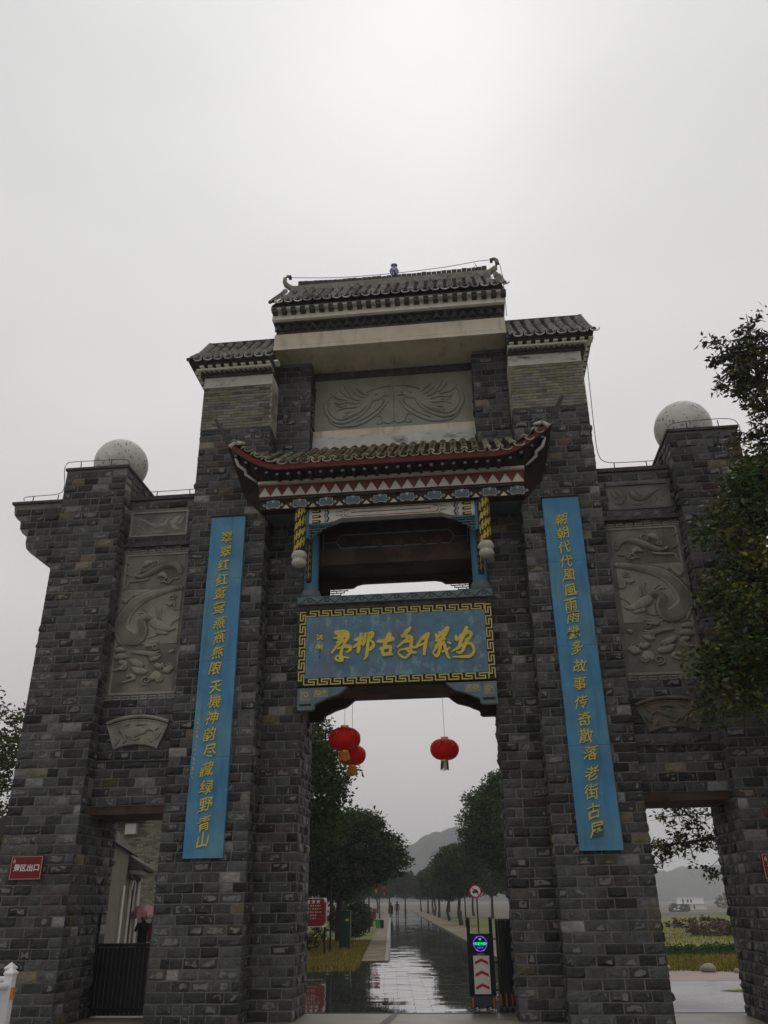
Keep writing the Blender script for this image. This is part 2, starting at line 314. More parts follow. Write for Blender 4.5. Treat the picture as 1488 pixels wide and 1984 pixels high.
# traced outlines in metres on the wall planes
TITLE_CHARS= {'qun': [[(-1.216,6.86,0.066),(-1.065,6.868,0.078),(-0.981,6.834,0.072),(-0.974,6.741,0.06),(-1.019,6.682,0.048)],[(-1.156,6.842,0.054),(-1.139,6.749,0.054),(-1.169,6.719,0.042)],[(-1.26,6.745,0.024),(-1.125,6.769,0.042),(-1.019,6.774,0.03)],[(-1.05,6.821,0.054),(-1.109,6.671,0.048),(-1.212,6.553,0.042),(-1.3,6.436,0.024)],[(-1.199,6.659,0.03),(-1.049,6.683,0.048),(-0.974,6.68,0.024)],[(-1.019,6.666,0.048),(-1.077,6.532,0.042),(-1.106,6.397,0.048),(-1.12,6.307,0.042)],[(-1.182,6.521,0.024),(-1.033,6.56,0.048),(-0.928,6.556,0.06),(-0.913,6.495,0.048),(-0.987,6.437,0.03)],[(-1.12,6.368,0.03),(-1.18,6.37,0.03),(-1.215,6.326,0.03),(-1.164,6.279,0.036),(-1.075,6.281,0.042),(-1.067,6.35,0.03),(-0.936,6.315,0.024)]],'cun': [[(-0.839,6.689,0.03),(-0.704,6.714,0.066),(-0.614,6.74,0.036)],[(-0.689,6.82,0.048),(-0.719,6.653,0.048),(-0.749,6.457,0.054),(-0.74,6.427,0.03)],[(-0.719,6.653,0.036),(-0.809,6.566,0.042),(-0.859,6.538,0.024)],[(-0.704,6.653,0.03),(-0.645,6.574,0.036)],[(-0.599,6.816,0.042),(-0.63,6.649,0.054),(-0.645,6.589,0.03)],[(-0.554,6.814,0.036),(-0.464,6.826,0.054),(-0.459,6.764,0.048),(-0.51,6.69,0.036),(-0.451,6.626,0.042),(-0.442,6.55,0.053),(-0.511,6.477,0.047),(-0.532,6.493,0.024)],[(-0.53,6.813,0.036),(-0.555,6.585,0.048),(-0.571,6.404,0.053),(-0.592,6.33,0.041),(-0.639,6.272,0.018)]],'gu': [[(-0.367,6.638,0.03),(-0.228,6.647,0.065),(-0.043,6.684,0.071)],[(-0.16,6.781,0.024),(-0.107,6.779,0.065),(-0.183,6.645,0.065),(-0.214,6.54,0.053)],[(-0.304,6.483,0.041),(-0.2,6.509,0.053),(-0.111,6.52,0.053),(-0.082,6.504,0.041)],[(-0.259,6.496,0.047),(-0.254,6.406,0.047),(-0.237,6.366,0.035)],[(-0.246,6.366,0.053),(-0.143,6.368,0.053),(-0.06,6.367,0.041)],[(-0.082,6.504,0.047),(-0.113,6.379,0.041)]],'nian': [[(0.328,6.912,0.03),(0.266,6.838,0.059),(0.19,6.765,0.047),(0.136,6.731,0.036)],[(0.145,6.73,0.047),(0.249,6.726,0.047),(0.308,6.735,0.03)],[(0.308,6.729,0.035),(0.217,6.642,0.041),(0.127,6.57,0.035),(0.042,6.498,0.024)],[(0.186,6.598,0.03),(0.305,6.623,0.047),(0.365,6.65,0.029)],[(0.337,6.713,0.047),(0.326,6.546,0.053),(0.305,6.397,0.047),(0.208,6.281,0.035),(0.121,6.315,0.035),(0.064,6.383,0.024),(0.094,6.436,0.024),(0.212,6.461,0.029),(0.36,6.484,0.035),(0.442,6.487,0.035)],[(0.212,6.461,0.024),(0.299,6.397,0.041),(0.416,6.377,0.041)]],'qian': [[(0.693,6.757,0.047),(0.603,6.716,0.047),(0.511,6.614,0.035),(0.434,6.511,0.029)],[(0.434,6.505,0.041),(0.538,6.537,0.035),(0.642,6.578,0.035)],[(0.663,6.744,0.065),(0.628,6.593,0.047),(0.594,6.444,0.053),(0.584,6.325,0.041)],[(0.527,6.643,0.035),(0.646,6.683,0.041),(0.684,6.682,0.024)]],'yi': [[(0.9,6.778,0.041),(0.941,6.7,0.029)],[(1.081,6.877,0.047),(0.989,6.79,0.047),(0.897,6.702,0.041),(0.836,6.66,0.029)],[(0.839,6.735,0.047),(0.85,6.629,0.035)],[(1.095,6.861,0.041),(1.031,6.742,0.047),(0.922,6.61,0.053),(0.828,6.464,0.041),(0.751,6.348,0.023)],[(0.819,6.6,0.035),(0.938,6.625,0.053),(1.026,6.636,0.029)],[(0.8,6.495,0.035),(0.904,6.521,0.047),(0.992,6.532,0.023)],[(0.921,6.58,0.047),(0.9,6.431,0.047),(0.836,6.285,0.046),(0.765,6.347,0.023)],[(0.979,6.578,0.041),(1.016,6.426,0.047),(1.053,6.275,0.041),(1.094,6.229,0.029)],[(0.941,6.369,0.029),(1.045,6.41,0.035),(1.105,6.452,0.023)],[(1.081,6.558,0.041),(1.129,6.526,0.023)]],'an': [[(1.462,6.859,0.047),(1.413,6.755,0.058),(1.365,6.681,0.047)],[(1.234,6.702,0.029),(1.244,6.611,0.052),(1.289,6.639,0.035),(1.366,6.712,0.047),(1.485,6.752,0.058),(1.542,6.719,0.052),(1.508,6.63,0.041),(1.461,6.571,0.023)],[(1.411,6.725,0.052),(1.33,6.577,0.052),(1.279,6.444,0.046),(1.234,6.416,0.029)],[(1.139,6.367,0.023),(1.265,6.445,0.035),(1.384,6.5,0.041),(1.487,6.525,0.041),(1.562,6.462,0.04),(1.572,6.342,0.04),(1.486,6.257,0.046),(1.341,6.254,0.04),(1.139,6.257,0.017)],[(1.463,6.616,0.052),(1.397,6.469,0.052),(1.332,6.353,0.046),(1.259,6.341,0.035),(1.232,6.372,0.023)]],'shen': [[(-1.609,6.841,0.021),(-1.578,6.815,0.021)],[(-1.614,6.791,0.018),(-1.589,6.772,0.018)],[(-1.607,6.73,0.018),(-1.571,6.765,0.018)],[(-1.566,6.808,0.021),(-1.494,6.817,0.021),(-1.511,6.787,0.015)],[(-1.524,6.837,0.021),(-1.541,6.776,0.021),(-1.576,6.734,0.015)],[(-1.523,6.794,0.018),(-1.504,6.737,0.018),(-1.462,6.76,0.015)]],'peng': [[(-1.616,6.62,0.018),(-1.621,6.559,0.018),(-1.632,6.541,0.012)],[(-1.616,6.62,0.018),(-1.58,6.624,0.018),(-1.584,6.545,0.018)],[(-1.609,6.583,0.015),(-1.585,6.588,0.015)],[(-1.568,6.617,0.018),(-1.572,6.544,0.018)],[(-1.568,6.617,0.018),(-1.544,6.616,0.018),(-1.548,6.549,0.018)],[(-1.531,6.604,0.018),(-1.495,6.608,0.018),(-1.501,6.578,0.018),(-1.531,6.573,0.018),(-1.488,6.553,0.018),(-1.506,6.517,0.015)],[(-1.524,6.542,0.012),(-1.506,6.548,0.012)]]}
DRAGON= [[(-4.624,8.366,0.098),(-4.702,8.498,0.115),(-4.839,8.557,0.115),(-5.001,8.54,0.124),(-5.158,8.472,0.132),(-5.313,8.387,0.116),(-5.468,8.31,0.099),(-5.6,8.317,0.066),(-5.631,8.37,0.036)],[(-5.33,8.252,0.043),(-5.458,8.225,0.056),(-5.652,8.21,0.05),(-5.766,8.199,0.043),(-5.795,8.108,0.036),(-5.873,8.012,0.016)],[(-4.558,8.019,0.097),(-4.781,7.989,0.13),(-5.002,7.934,0.146),(-5.253,7.864,0.195),(-5.498,7.744,0.244),(-5.683,7.54,0.276),(-5.783,7.317,0.307),(-5.774,7.124,0.321),(-5.593,6.957,0.319),(-5.4,6.932,0.271),(-5.325,7.103,0.208),(-5.38,7.298,0.177),(-5.279,7.39,0.145),(-5.128,7.335,0.128)],[(-5.139,7.287,0.176),(-5.018,7.201,0.207),(-4.867,7.13,0.175),(-4.737,7.092,0.111),(-4.627,7.103,0.054)],[(-5.0,7.041,0.111),(-4.887,7.02,0.079),(-4.775,6.999,0.054)],[(-5.13,7.351,0.042),(-5.268,7.438,0.042),(-5.369,7.476,0.036),(-5.465,7.472,0.019)],[(-5.143,7.319,0.039),(-5.289,7.342,0.035),(-5.392,7.267,0.019)],[(-5.168,7.401,0.039),(-5.24,7.47,0.035),(-5.363,7.557,0.019)],[(-5.034,7.346,0.048),(-5.032,7.476,0.042),(-5.095,7.609,0.023)],[(-4.968,7.327,0.042),(-4.982,7.457,0.035),(-4.967,7.538,0.019)],[(-4.743,7.156,0.022),(-4.674,7.249,0.025),(-4.553,7.315,0.022)],[(-5.256,6.926,0.025),(-5.115,6.935,0.025),(-4.963,6.992,0.025),(-4.796,7.055,0.022)],[(-5.162,6.796,0.063),(-5.008,6.82,0.054),(-4.946,6.833,0.025)],[(-5.22,6.751,0.079),(-5.064,6.76,0.063),(-4.972,6.787,0.032)],[(-5.488,6.622,0.047),(-5.33,6.615,0.079),(-5.17,6.585,0.095),(-5.011,6.571,0.094)],[(-5.013,6.586,0.063),(-4.908,6.628,0.025)],[(-5.009,6.555,0.063),(-4.87,6.565,0.025)],[(-5.037,6.525,0.047),(-4.91,6.504,0.025)],[(-5.895,7.066,0.064),(-5.845,6.936,0.064),(-5.765,6.806,0.048)],[(-5.874,6.67,0.08),(-5.782,6.697,0.111),(-5.653,6.676,0.048)],[(-5.853,6.513,0.079),(-5.748,6.555,0.127),(-5.603,6.534,0.063)],[(-5.747,6.431,0.095),(-5.617,6.395,0.11),(-5.668,6.305,0.079),(-5.819,6.265,0.041),(-5.923,6.223,0.016)],[(-5.499,6.452,0.095),(-5.365,6.385,0.141),(-5.22,6.348,0.078)],[(-5.448,6.296,0.063),(-5.315,6.229,0.141),(-5.172,6.209,0.109),(-5.127,6.222,0.047)],[(-5.55,6.117,0.063),(-5.46,6.144,0.078),(-5.39,6.08,0.078),(-5.507,6.025,0.047),(-5.674,5.993,0.016)],[(-5.091,6.45,0.078),(-4.969,6.476,0.094),(-4.866,6.533,0.031)],[(-4.954,6.337,0.094),(-4.857,6.302,0.109),(-4.817,6.362,0.047)],[(-4.769,6.207,0.093),(-4.679,6.234,0.171),(-4.589,6.261,0.093)],[(-5.015,6.051,0.109),(-4.93,6.123,0.186),(-4.846,6.059,0.124)],[(-4.686,6.603,0.078),(-4.611,6.631,0.063)],[(-5.494,8.533,0.05),(-5.405,8.614,0.133),(-5.292,8.642,0.05)],[(-5.122,8.292,0.049),(-5.029,8.338,0.115),(-4.939,8.265,0.049)],[(-5.058,8.154,0.02),(-4.961,8.165,0.033),(-4.859,8.118,0.016)],[(-4.772,8.223,0.02),(-4.708,8.227,0.033),(-4.636,8.24,0.016)],[(-5.881,7.821,0.039),(-5.792,7.759,0.114),(-5.718,7.821,0.039)],[(-4.876,7.664,0.039),(-4.778,7.642,0.097),(-4.704,7.704,0.055),(-4.671,7.539,0.048),(-4.573,7.518,0.022)],[(-5.909,8.677,0.017),(-5.819,8.62,0.027)],[(-5.899,8.47,0.017),(-5.822,8.38,0.027),(-5.733,8.333,0.017)]]
PHOENIX= [[(-0.333,13.107,0.12),(-0.514,13.087,0.151),(-0.695,13.102,0.151)],[(-0.439,13.134,0.072),(-0.695,13.238,0.079),(-0.908,13.399,0.037)],[(-0.469,13.111,0.072),(-0.756,13.16,0.085),(-0.999,13.306,0.037)],[(-0.484,13.084,0.072),(-0.816,13.076,0.085),(-1.105,13.19,0.036)],[(-0.515,13.058,0.072),(-0.847,12.99,0.084),(-1.143,13.032,0.036)],[(-0.53,13.024,0.072),(-0.847,12.901,0.084),(-1.163,12.874,0.036)],[(-0.545,13.0,0.072),(-0.877,12.816,0.084),(-1.192,12.725,0.036)],[(-0.56,12.977,0.072),(-0.877,12.763,0.084),(-1.242,12.624,0.036)],[(-0.575,12.95,0.072),(-0.907,12.723,0.084),(-1.296,12.534,0.03)],[(-0.226,13.259,0.102),(-0.333,13.125,0.108),(-0.514,13.069,0.132)],[(-0.242,13.164,0.06),(-0.122,13.139,0.024)],[(-0.057,13.424,0.024),(-0.269,13.424,0.042),(-0.512,13.355,0.048),(-0.68,13.272,0.042),(-0.514,13.194,0.03),(-0.393,13.212,0.03)],[(-1.15,13.104,0.036),(-1.393,13.16,0.037),(-1.563,13.311,0.025)],[(-1.149,13.033,0.036),(-1.361,12.997,0.036),(-1.453,13.058,0.024)],[(-1.164,12.956,0.036),(-1.299,12.91,0.036),(-1.428,12.985,0.024)],[(-1.178,12.876,0.036),(-1.314,12.851,0.036),(-1.404,12.799,0.024)],[(-1.029,13.201,0.036),(-1.151,13.355,0.037),(-1.213,13.487,0.025)],[(-1.12,13.173,0.036),(-1.273,13.312,0.037),(-1.335,13.425,0.025)],[(-0.576,12.914,0.06),(-0.757,12.683,0.066),(-0.996,12.528,0.072),(-1.235,12.443,0.072),(-1.475,12.497,0.072),(-1.629,12.683,0.073),(-1.709,12.901,0.067),(-1.667,13.111,0.061),(-1.502,13.277,0.031)],[(-0.636,12.919,0.024),(-0.816,12.723,0.024),(-1.026,12.607,0.024),(-1.236,12.533,0.024),(-1.431,12.58,0.024),(-1.554,12.73,0.024),(-1.617,12.894,0.024),(-1.59,13.069,0.024)],[(-0.154,12.986,0.054),(-0.337,12.719,0.066),(-0.578,12.512,0.071),(-0.876,12.362,0.066),(-1.174,12.334,0.054),(-1.414,12.37,0.042),(-1.596,12.541,0.03)],[(-0.214,12.991,0.024),(-0.397,12.777,0.024),(-0.637,12.586,0.024),(-0.906,12.451,0.024)],[(0.0,12.421,0.035),(-0.105,12.353,0.041),(-0.237,12.398,0.041),(-0.324,12.578,0.036),(-0.399,12.557,0.024)],[(-0.237,12.398,0.03),(-0.356,12.339,0.03),(-0.424,12.379,0.024),(-0.385,12.424,0.024)],[(-0.274,13.067,0.024),(-0.229,13.027,0.042),(-0.275,12.96,0.024)],[(-0.786,13.003,0.024),(-0.907,12.942,0.03),(-1.057,12.848,0.024)]]
CHAR_R= [(3.54,8.989),(3.535,8.67),(3.539,8.356),(3.534,8.047),(3.549,7.752),(3.541,7.423),(3.535,7.119),(3.543,6.868),(3.527,6.564),(3.555,6.254),(3.567,5.895),(3.534,5.559),(3.512,5.205),(3.539,4.892),(3.539,4.586),(3.574,4.285),(3.549,3.93),(3.518,3.607),(3.522,3.281),(3.518,2.97)]
CHAR_L= [(-3.576,8.999),(-3.572,8.66),(-3.591,8.36),(-3.597,8.032),(-3.603,7.72),(-3.609,7.402),(-3.585,7.088),(-3.572,6.779),(-3.577,6.467),(-3.599,6.132),(-3.554,5.76),(-3.57,5.475),(-3.574,5.156),(-3.597,4.844),(-3.59,4.527),(-3.6,4.189),(-3.592,3.866),(-3.575,3.548),(-3.574,3.22),(-3.587,2.939)]
# ================================================================ GATEWAY
gate = empty('stone_gateway', (0, 0, 0), 0, 'tall dark grey rock-face stone gateway with tiled roofs, two side doors and carved panels', 'gateway')
ROW = 0.1713
def stone_tint(x, z):
    r = rnd.random()
    g = .076 * (0.42 + 1.0 * rnd.random())
    if r < .60: c = (g * .98, g, g * 1.01)
    elif r < .74: c = (g * 1.04, g * .97, g * .93)
    elif r < .82: c = (g * .55, g * .55, g * .57)
    elif r < .90: c = (g * .9, g * .98, g * .93)
    elif r < .95: k = 1.8 + rnd.random() * 1.1; c = (g * k, g * k, g * k * .96)
    elif r < .975: k = 1.5 + rnd.random() * .8; c = (g * k * 1.15, g * k * 1.0, g * k * .68)
    elif r < .982: c = (g * 1.35, g * .85, g * .7)
    else: k = 2.6; c = (g * k, g * k, g * k * .97)
    return c
stones = []      # (verts, faces, tint, centre, parent key)
GX = [0, .17, .5, .83, 1]; GZ = [0, .25, .75, 1]
def one_stone(P, a0, a1, z0, z1, key, rough=1.):
    """P(a, d, z) -> world point, d = how far it stands out of the wall"""
    j = .014
    la, lz = a1 - a0, z1 - z0
    if la < .03 or lz < .03: return
    tint = stone_tint(0, 0)
    light = sum(tint) > .22
    edge = .002 + rnd.random() * .005
    bulge = (.006 + rnd.random() ** 1.5 * .034) * rough * (0.5 if light else 1)
    nx, nz = 5, 4
    lean = rnd.uniform(-.6, .7)       # most faces break outwards towards the bottom
    vs = []; ts = []
    jit = lambda s: rnd.uniform(-s, s)
    patch = rnd.random() < .42  # pale patch colour: worn stone, plus painted light on split faces
    ph = rnd.random()
    for iz in range(nz):
        for ix in range(nx):
            fa, fz = GX[ix], GZ[iz]
            bd = ix in (0, nx - 1) or iz in (0, nz - 1)
            a = a0 + la * fa + (jit(.035) * la if not bd else jit(.004)); z = z0 + lz * fz + (jit(.12) * lz if not bd else jit(.005))
            d = edge if bd else edge + bulge * (.45 + .9 * rnd.random()) * (1 + lean * (.5 - fz))
            vs.append(P(a, d, z))
            al = .54 + .16 * rnd.random() if (patch and not bd and (ix - 1) / 2 * .6 + rnd.random() * .6 > ph) else 0.
            ts.append((*tint, al))
    n0 = len(vs)
    ring = [ix for ix in range(nx)] + [iz * nx + nx - 1 for iz in range(1, nz)] + [(nz - 1) * nx + ix for ix in range(nx - 2, -1, -1)] + [iz * nx for iz in range(nz - 2, 0, -1)]
    for r in ring:
        iz, ix = divmod(r, nx); vs.append(P(a0 + la * GX[ix], -.02, z0 + lz * GZ[iz])); ts.append((*tint, 0.))
    fs = [(iz * nx + ix, iz * nx + ix + 1, (iz + 1) * nx + ix + 1, (iz + 1) * nx + ix) for iz in range(nz - 1) for ix in range(nx - 1)]
    m = len(ring)
    for k in range(m): fs.append((ring[(k + 1) % m], ring[k], n0 + k, n0 + (k + 1) % m))
    stones.append((vs, fs, ts, P((a0 + a1) / 2, .02, (z0 + z1) / 2), key, P(a0, .02, z0), P(a1, .02, z1), P(a0, .02, z1)))
def wall(P, a0, a1, z0, z1, key, L=.345, holes=(), rough=1., jl=.07):
    J = .0095
    k = int(math.floor(z0 / ROW + 1e-4))
    while k * ROW < z1 - .04:
        za, zb = max(k * ROW, z0) + J, min((k + 1) * ROW, z1) - J
        if zb - za > .05:
            off = (.5 if k % 2 else 0) * L + rnd.uniform(-.06, .06)
            cuts = [a0]; a = a0 + off if off > .1 else a0 + L
            while a < a1 - .11: cuts.append(a + rnd.uniform(-jl, jl) * .5); a += L * rnd.choice((.85, 1, 1, 1.1, .55 if rnd.random() < .3 else 1))
            cuts.append(a1)
            for c0, c1 in zip(cuts[:-1], cuts[1:]):
                segs = [(c0, c1)]
                for h0, h1, hz0, hz1 in holes:
                    if zb > hz0 + .05 and za < hz1 - .05:
                        ns = []
                        for s0, s1 in segs:
                            if s1 <= h0 or s0 >= h1: ns.append((s0, s1)); continue
                            if s0 < h0 - .05: ns.append((s0, h0))
                            if s1 > h1 + .05: ns.append((h1, s1))
                        segs = ns
                for s0, s1 in segs: one_stone(P, s0 + J * (s0 > a0), s1 - J * (s1 < a1), za, zb, key, rough)
        k += 1
def front(y): return lambda a, d, z: (a, y - d, z)
def plusx(x): return lambda a, d, z: (x + d, a, z)
def minusx(x): return lambda a, d, z: (x - d, -a, z)
parts = {}
def block(name, key, x0, x1, y0, y1, z0, z1, m='mortar'):
    parts[key] = MB().box(U(x0), U(x1), y0, y1, z0, z1).build(name, MT[m], gate)
for s in (-1, 1):
    def span(a, b): return (a, b) if s > 0 else (-b, -a)
    k = 'L' if s < 0 else 'R'
    block('pier', 'pier' + k, *span(2.77, 4.42), 15.7, 17.5, -.1, 11.80)
    block('jamb_pier', 'jamb' + k, *span(1.97, 2.77), 16.3, 17.5, -.1, 13.93)
    block('side_tower', 'tower' + k, *span(5.97, 7.40), 15.5, 17.3, -.1, 10.84)
    block('wing_wall', 'wing' + k, *span(4.42, 5.97), 15.9, 17.3, 3.60, 10.16)
    MB().box(U(span(4.42, 5.97)[0]), U(span(4.42, 5.97)[1]), 15.915, 17.31, 3.45, 3.60).build('door_lintel', MT['brownbeam'], gate)
    # top slabs
    a, b = span(4.43, 5.96); MB().box(U(a), U(b), 15.84, 17.36, 10.16, 10.25).build('wing_coping', MT['darkcorn'], gate)
    a, b = span(5.94, 7.43); MB().box(U(a), U(b), 15.46, 17.34, 10.84, 10.90).build('tower_coping', MT['darkcorn'], gate)
    # stone faces
    a, b = span(2.77, 4.42)
    wall(front(15.7), U(a), U(b), 0, 11.80, 'pier' + k, holes=[(U(a) + .46, U(b) - .46, 2.75, 9.4)])
    a, b = span(1.97, 2.77); wall(front(16.3), U(a), U(b), 0, 13.85, 'jamb' + k)
    a, b = span(5.97, 7.40); wall(front(15.5), U(a), U(b), 0, 10.84, 'tower' + k)
    a, b = span(4.42, 5.97)
    pf = sorted((s * 4.47, s * 5.93)); sf = sorted((s * 4.62, s * 5.86))
    fanh = []
    wall(front(15.9), U(a), U(b), 3.6, 10.16, 'wing' + k, holes=[(U(pf[0]), U(pf[1]), 5.62, 8.94), (U(sf[0]), U(sf[1]), 9.28, 9.86)])
    inn = (lambda x: plusx(U(x))) if s < 0 else (lambda x: minusx(U(x)))
    outr = (lambda x: minusx(U(x))) if s < 0 else (lambda x: plusx(U(x)))
    def side(Pf, y0, y1, z0, z1, key, L=.2):
        if Pf(0, 1, 0)[0] > Pf(0, 0, 0)[0]: wall(Pf, y0, y1, z0, z1, key, L, rough=1.25, jl=.03)
        else: wall(Pf, -y1, -y0, z0, z1, key, L, rough=1.25, jl=.03)
    side(inn(s * 2.77), 15.7, 16.3, 0, 11.8, 'pier' + k)
    side(inn(s * 1.97), 16.3, 17.5, 0, 5.35, 'jamb' + k)
    side(inn(s * 1.97), 16.3, 17.5, 8.4, 13.9, 'jamb' + k, .3)
    side(inn(s * 5.97), 15.5, 17.3, 0, 3.45, 'tower' + k, .3)
    side(inn(s * 5.97), 15.5, 15.9, 3.45, 10.16, 'tower' + k, .2)
    side(inn(s * 5.97), 15.5, 17.3, 10.25, 10.84, 'tower' + k, .3)
    side(outr(s * 4.42), 15.7, 17.5, 0, 3.45, 'pier' + k, .3)
    side(outr(s * 4.42), 15.7, 17.5, 10.25, 11.8, 'pier' + k, .3)
    side(outr(s * 7.40), 15.5, 17.3, 0, 8.6, 'tower' + k, .35)
    # stepped bracket wing
    prof = [(7.40, 8.55), (7.40, 10.23), (8.74, 10.23), (8.70, 9.98), (8.60, 9.86), (8.52, 9.82), (8.50, 9.62), (8.42, 9.50), (8.30, 9.44), (8.30, 9.26), (8.26, 9.12), (8.14, 9.0), (8.00, 8.92), (7.7, 8.72)]
    bm_ = fix_normals(MB().prism([(U(s * x), z) for x, z in prof], 15.85, 16.95).build('bracket_wing', MT['mortar'], gate)); parts['brk' + k] = bm_
    def lim(z):     # outline of the bracket
        pts = sorted([(z_, x_) for x_, z_ in prof[2:]] + [(8.55, 7.42)])
        for (z0_, x0_), (z1_, x1_) in zip(pts[:-1], pts[1:]):
            if z0_ <= z <= z1_: return x0_ + (x1_ - x0_) * (z - z0_) / max(1e-6, z1_ - z0_)
        return 8.74
    kk = int(8.6 / ROW)
    while (kk + 1) * ROW < 10.23:
        z0_, z1_ = kk * ROW, (kk + 1) * ROW; xr = min(lim(z0_ + .02), lim(z1_)) - .02
        if xr > 7.6:
            a_, b_ = (7.40, xr) if s > 0 else (-xr, -7.40)
            wall(front(15.85), U(a_), U(b_), z0_, z1_ + .001, 'brk' + k)
        kk += 1
    a, b = span(7.44, 8.78); MB().box(U(a), U(b), 15.80, 17.0, 10.23, 10.29).build('bracket_coping', MT['darkcorn'], gate)
# the stones the photo shows largest are objects; the rest is one joined part
def area(st):
    a = project(st[5]); b = project(st[6]); c = project(st[7])
    if min(a[2], b[2], c[2]) < 1: return 0
    cx, cy = (a[0] + b[0]) / 2, (a[1] + b[1]) / 2
    if not (5 < cx < 1483 and 5 < cy < 1979): return 0
    ar = (c[0] - a[0]) * (b[1] - c[1]) - (c[1] - a[1]) * (b[0] - c[0])
    return ar
fac = []
for i, st in enumerate(stones): fac.append((abs(area(st)) if area(st) > 0 or True else 0, i))
big = set(i for _, i in sorted(fac, reverse=True)[:300])
rest = MB()
for i, st in enumerate(stones):
    vs, fs, ts = st[0], st[1], st[2]
    if i in big:
        o = MB(); o.v = list(vs); o.f = list(fs); o.t = list(ts)
        o.build('stone', MT['stone'], parts[st[4]])
    else:
        n = len(rest.v); rest.v += vs; rest.f += [tuple(n + q for q in f) for f in fs]; rest.t += ts
rest.build('stonework', MT['stone'], gate, kind='stuff')
print('stones', len(stones), round(time.time() - T0, 1))

# ---- carved panels
def relief_panel(name, poly, yb, t, m='relief'):
    return fix_normals(MB().prism(poly, yb - t, yb + .1).build(name, MT[m], gate))
def rbox(x0, x1): return (min(U(x0), U(x1)), max(U(x0), U(x1)))
def cloud(mb, x, z, r, yb, s=1):
    for k in range(3):
        a = k * 2.1 + r * 9; ribbon(mb, [(x + r * .5 * math.cos(a), z + r * .3 * math.sin(a), r * .9), (x + r * .5 * math.cos(a) + r * .35, z + r * .3 * math.sin(a) - r * .12, r * .7)], yb, .02 + .004 * k, 'round', dx=XC, sgn=s)
for s in (-1, 1):
    # big dragon panel: three slabs
    for i, (z0, z1) in enumerate(((5.80, 6.775), (6.787, 8.015), (8.027, 8.80))):
        a, b = rbox(s * 4.56, s * (5.84 + (.05 if i == 1 else 0)))
        sl = MB().box(a, b, 15.885 + (.0 if i == 1 else .010), 16.0, z0, z1).build('relief_slab', MT['relief' if i == 1 else 'reliefmid'], gate)
        if i == 0: base = sl
    fr = MB()
    for x0, x1, z0, z1 in ((4.50, 5.90, 8.80, 8.84), (4.50, 5.90, 5.74, 5.79), (5.86, 5.90, 5.79, 8.80)):
        a, b = rbox(s * x0, s * x1); fr.box(a, b, 15.875, 15.98, z0, z1)
    x = 4.5
    while x < 5.84:                       # key pattern above and below
        for zz in (8.86, 5.64):
            a, b = rbox(s * x, s * (x + .15)); fr.box(a, b, 15.882, 15.95, zz, zz + .022); fr.box(a, b, 15.882, 15.95, zz + .055, zz + .077)
            a, b = rbox(s * x, s * (x + .022)); fr.box(a, b, 15.884, 15.95, zz + .022, zz + .055)
        x += .19
    fr.build('panel_frame', MT['relief'], gate)
    mb = MB()
    for st in DRAGON: ribbon(mb, st, 15.89, .058, 'round', dx=XC, sgn=-s if False else (1 if s < 0 else -1))
    for st in (DRAGON[0], DRAGON[2]):
        Q = catmull(st, 7)
        for i in range(2, len(Q) - 2):
            d = Q[i + 1] - Q[i - 1]; l = math.hypot(d[0], d[1]) or 1; nx, nz = -d[1] / l, d[0] / l; hw = Q[i][2] / 2 * .62
            ribbon(mb, [(Q[i][0] - nx * hw, Q[i][1] - nz * hw, .012), (Q[i][0] + d[0] / l * .012, Q[i][1] + d[1] / l * .012, .016), (Q[i][0] + nx * hw, Q[i][1] + nz * hw, .012)], 15.89, .071, 'flat', sub=1, dx=XC, sgn=(1 if s < 0 else -1))
    for cx_, cz_, r_ in ((5.72, 6.55, .09), (5.66, 6.32, .10), (5.30, 6.25, .11), (5.12, 6.02, .12), (4.86, 6.05, .09), (4.72, 6.3, .10), (5.05, 6.55, .08), (5.2, 8.6, .10), (4.9, 8.2, .10), (5.62, 7.85, .08), (4.75, 7.8, .09), (5.0, 6.72, .08), (5.5, 8.45, .07)):
        sg_c = 1 if s < 0 else -1
        ribbon(mb, [(-(cx_ + r_ * (1 - .75 * t / 9) * math.cos(t * .95 + cx_ * 7)), cz_ + .8 * r_ * (1 - .75 * t / 9) * math.sin(t * .95 + cx_ * 7), .022) for t in range(10)], 15.88, .030, 'flat', sub=2, dx=XC, sgn=sg_c)
    # back spines and scales along the coils
    for st in (DRAGON[0], DRAGON[2]):
        Q = catmull(st, 5); sg = 1 if s < 0 else -1
        for i in range(2, len(Q) - 2, 1):
            d = Q[i + 1] - Q[i - 1]; l = math.hypot(d[0], d[1]) or 1; nx, nz = -d[1] / l, d[0] / l
            hw = Q[i][2] / 2
            bx, bz = Q[i][0] + nx * hw * -1.0, Q[i][1] + nz * hw * -1.0
            tx, tz = bx - nx * .035 + d[0] / l * .03, bz - nz * .035 + d[1] / l * .03
            mb.add([(sg * (bx - d[0] / l * .025) + XC, 15.89, bz - d[1] / l * .025), (sg * (bx + d[0] / l * .025) + XC, 15.89, bz + d[1] / l * .025), (sg * tx + XC, 15.87, tz), (sg * bx + XC, 15.84, bz)], [(0, 3, 2), (3, 1, 2), (0, 1, 3)])
    fix_normals(mb.build('dragon_carving', MT['relief'], gate))
    # small upper panel
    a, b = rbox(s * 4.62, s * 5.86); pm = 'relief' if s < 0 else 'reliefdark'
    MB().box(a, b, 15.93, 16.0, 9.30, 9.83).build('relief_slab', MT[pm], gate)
    fr = MB()
    for x0, x1, z0, z1 in ((4.58, 5.90, 9.83, 9.87), (4.58, 5.90, 9.26, 9.30), (5.86, 5.90, 9.30, 9.83), (4.58, 4.62, 9.30, 9.83)):
        a, b = rbox(s * x0, s * x1); fr.box(a, b, 15.87, 15.98, z0, z1)
    fr.build('panel_frame', MT[pm], gate)
    mb = MB(); sg = s
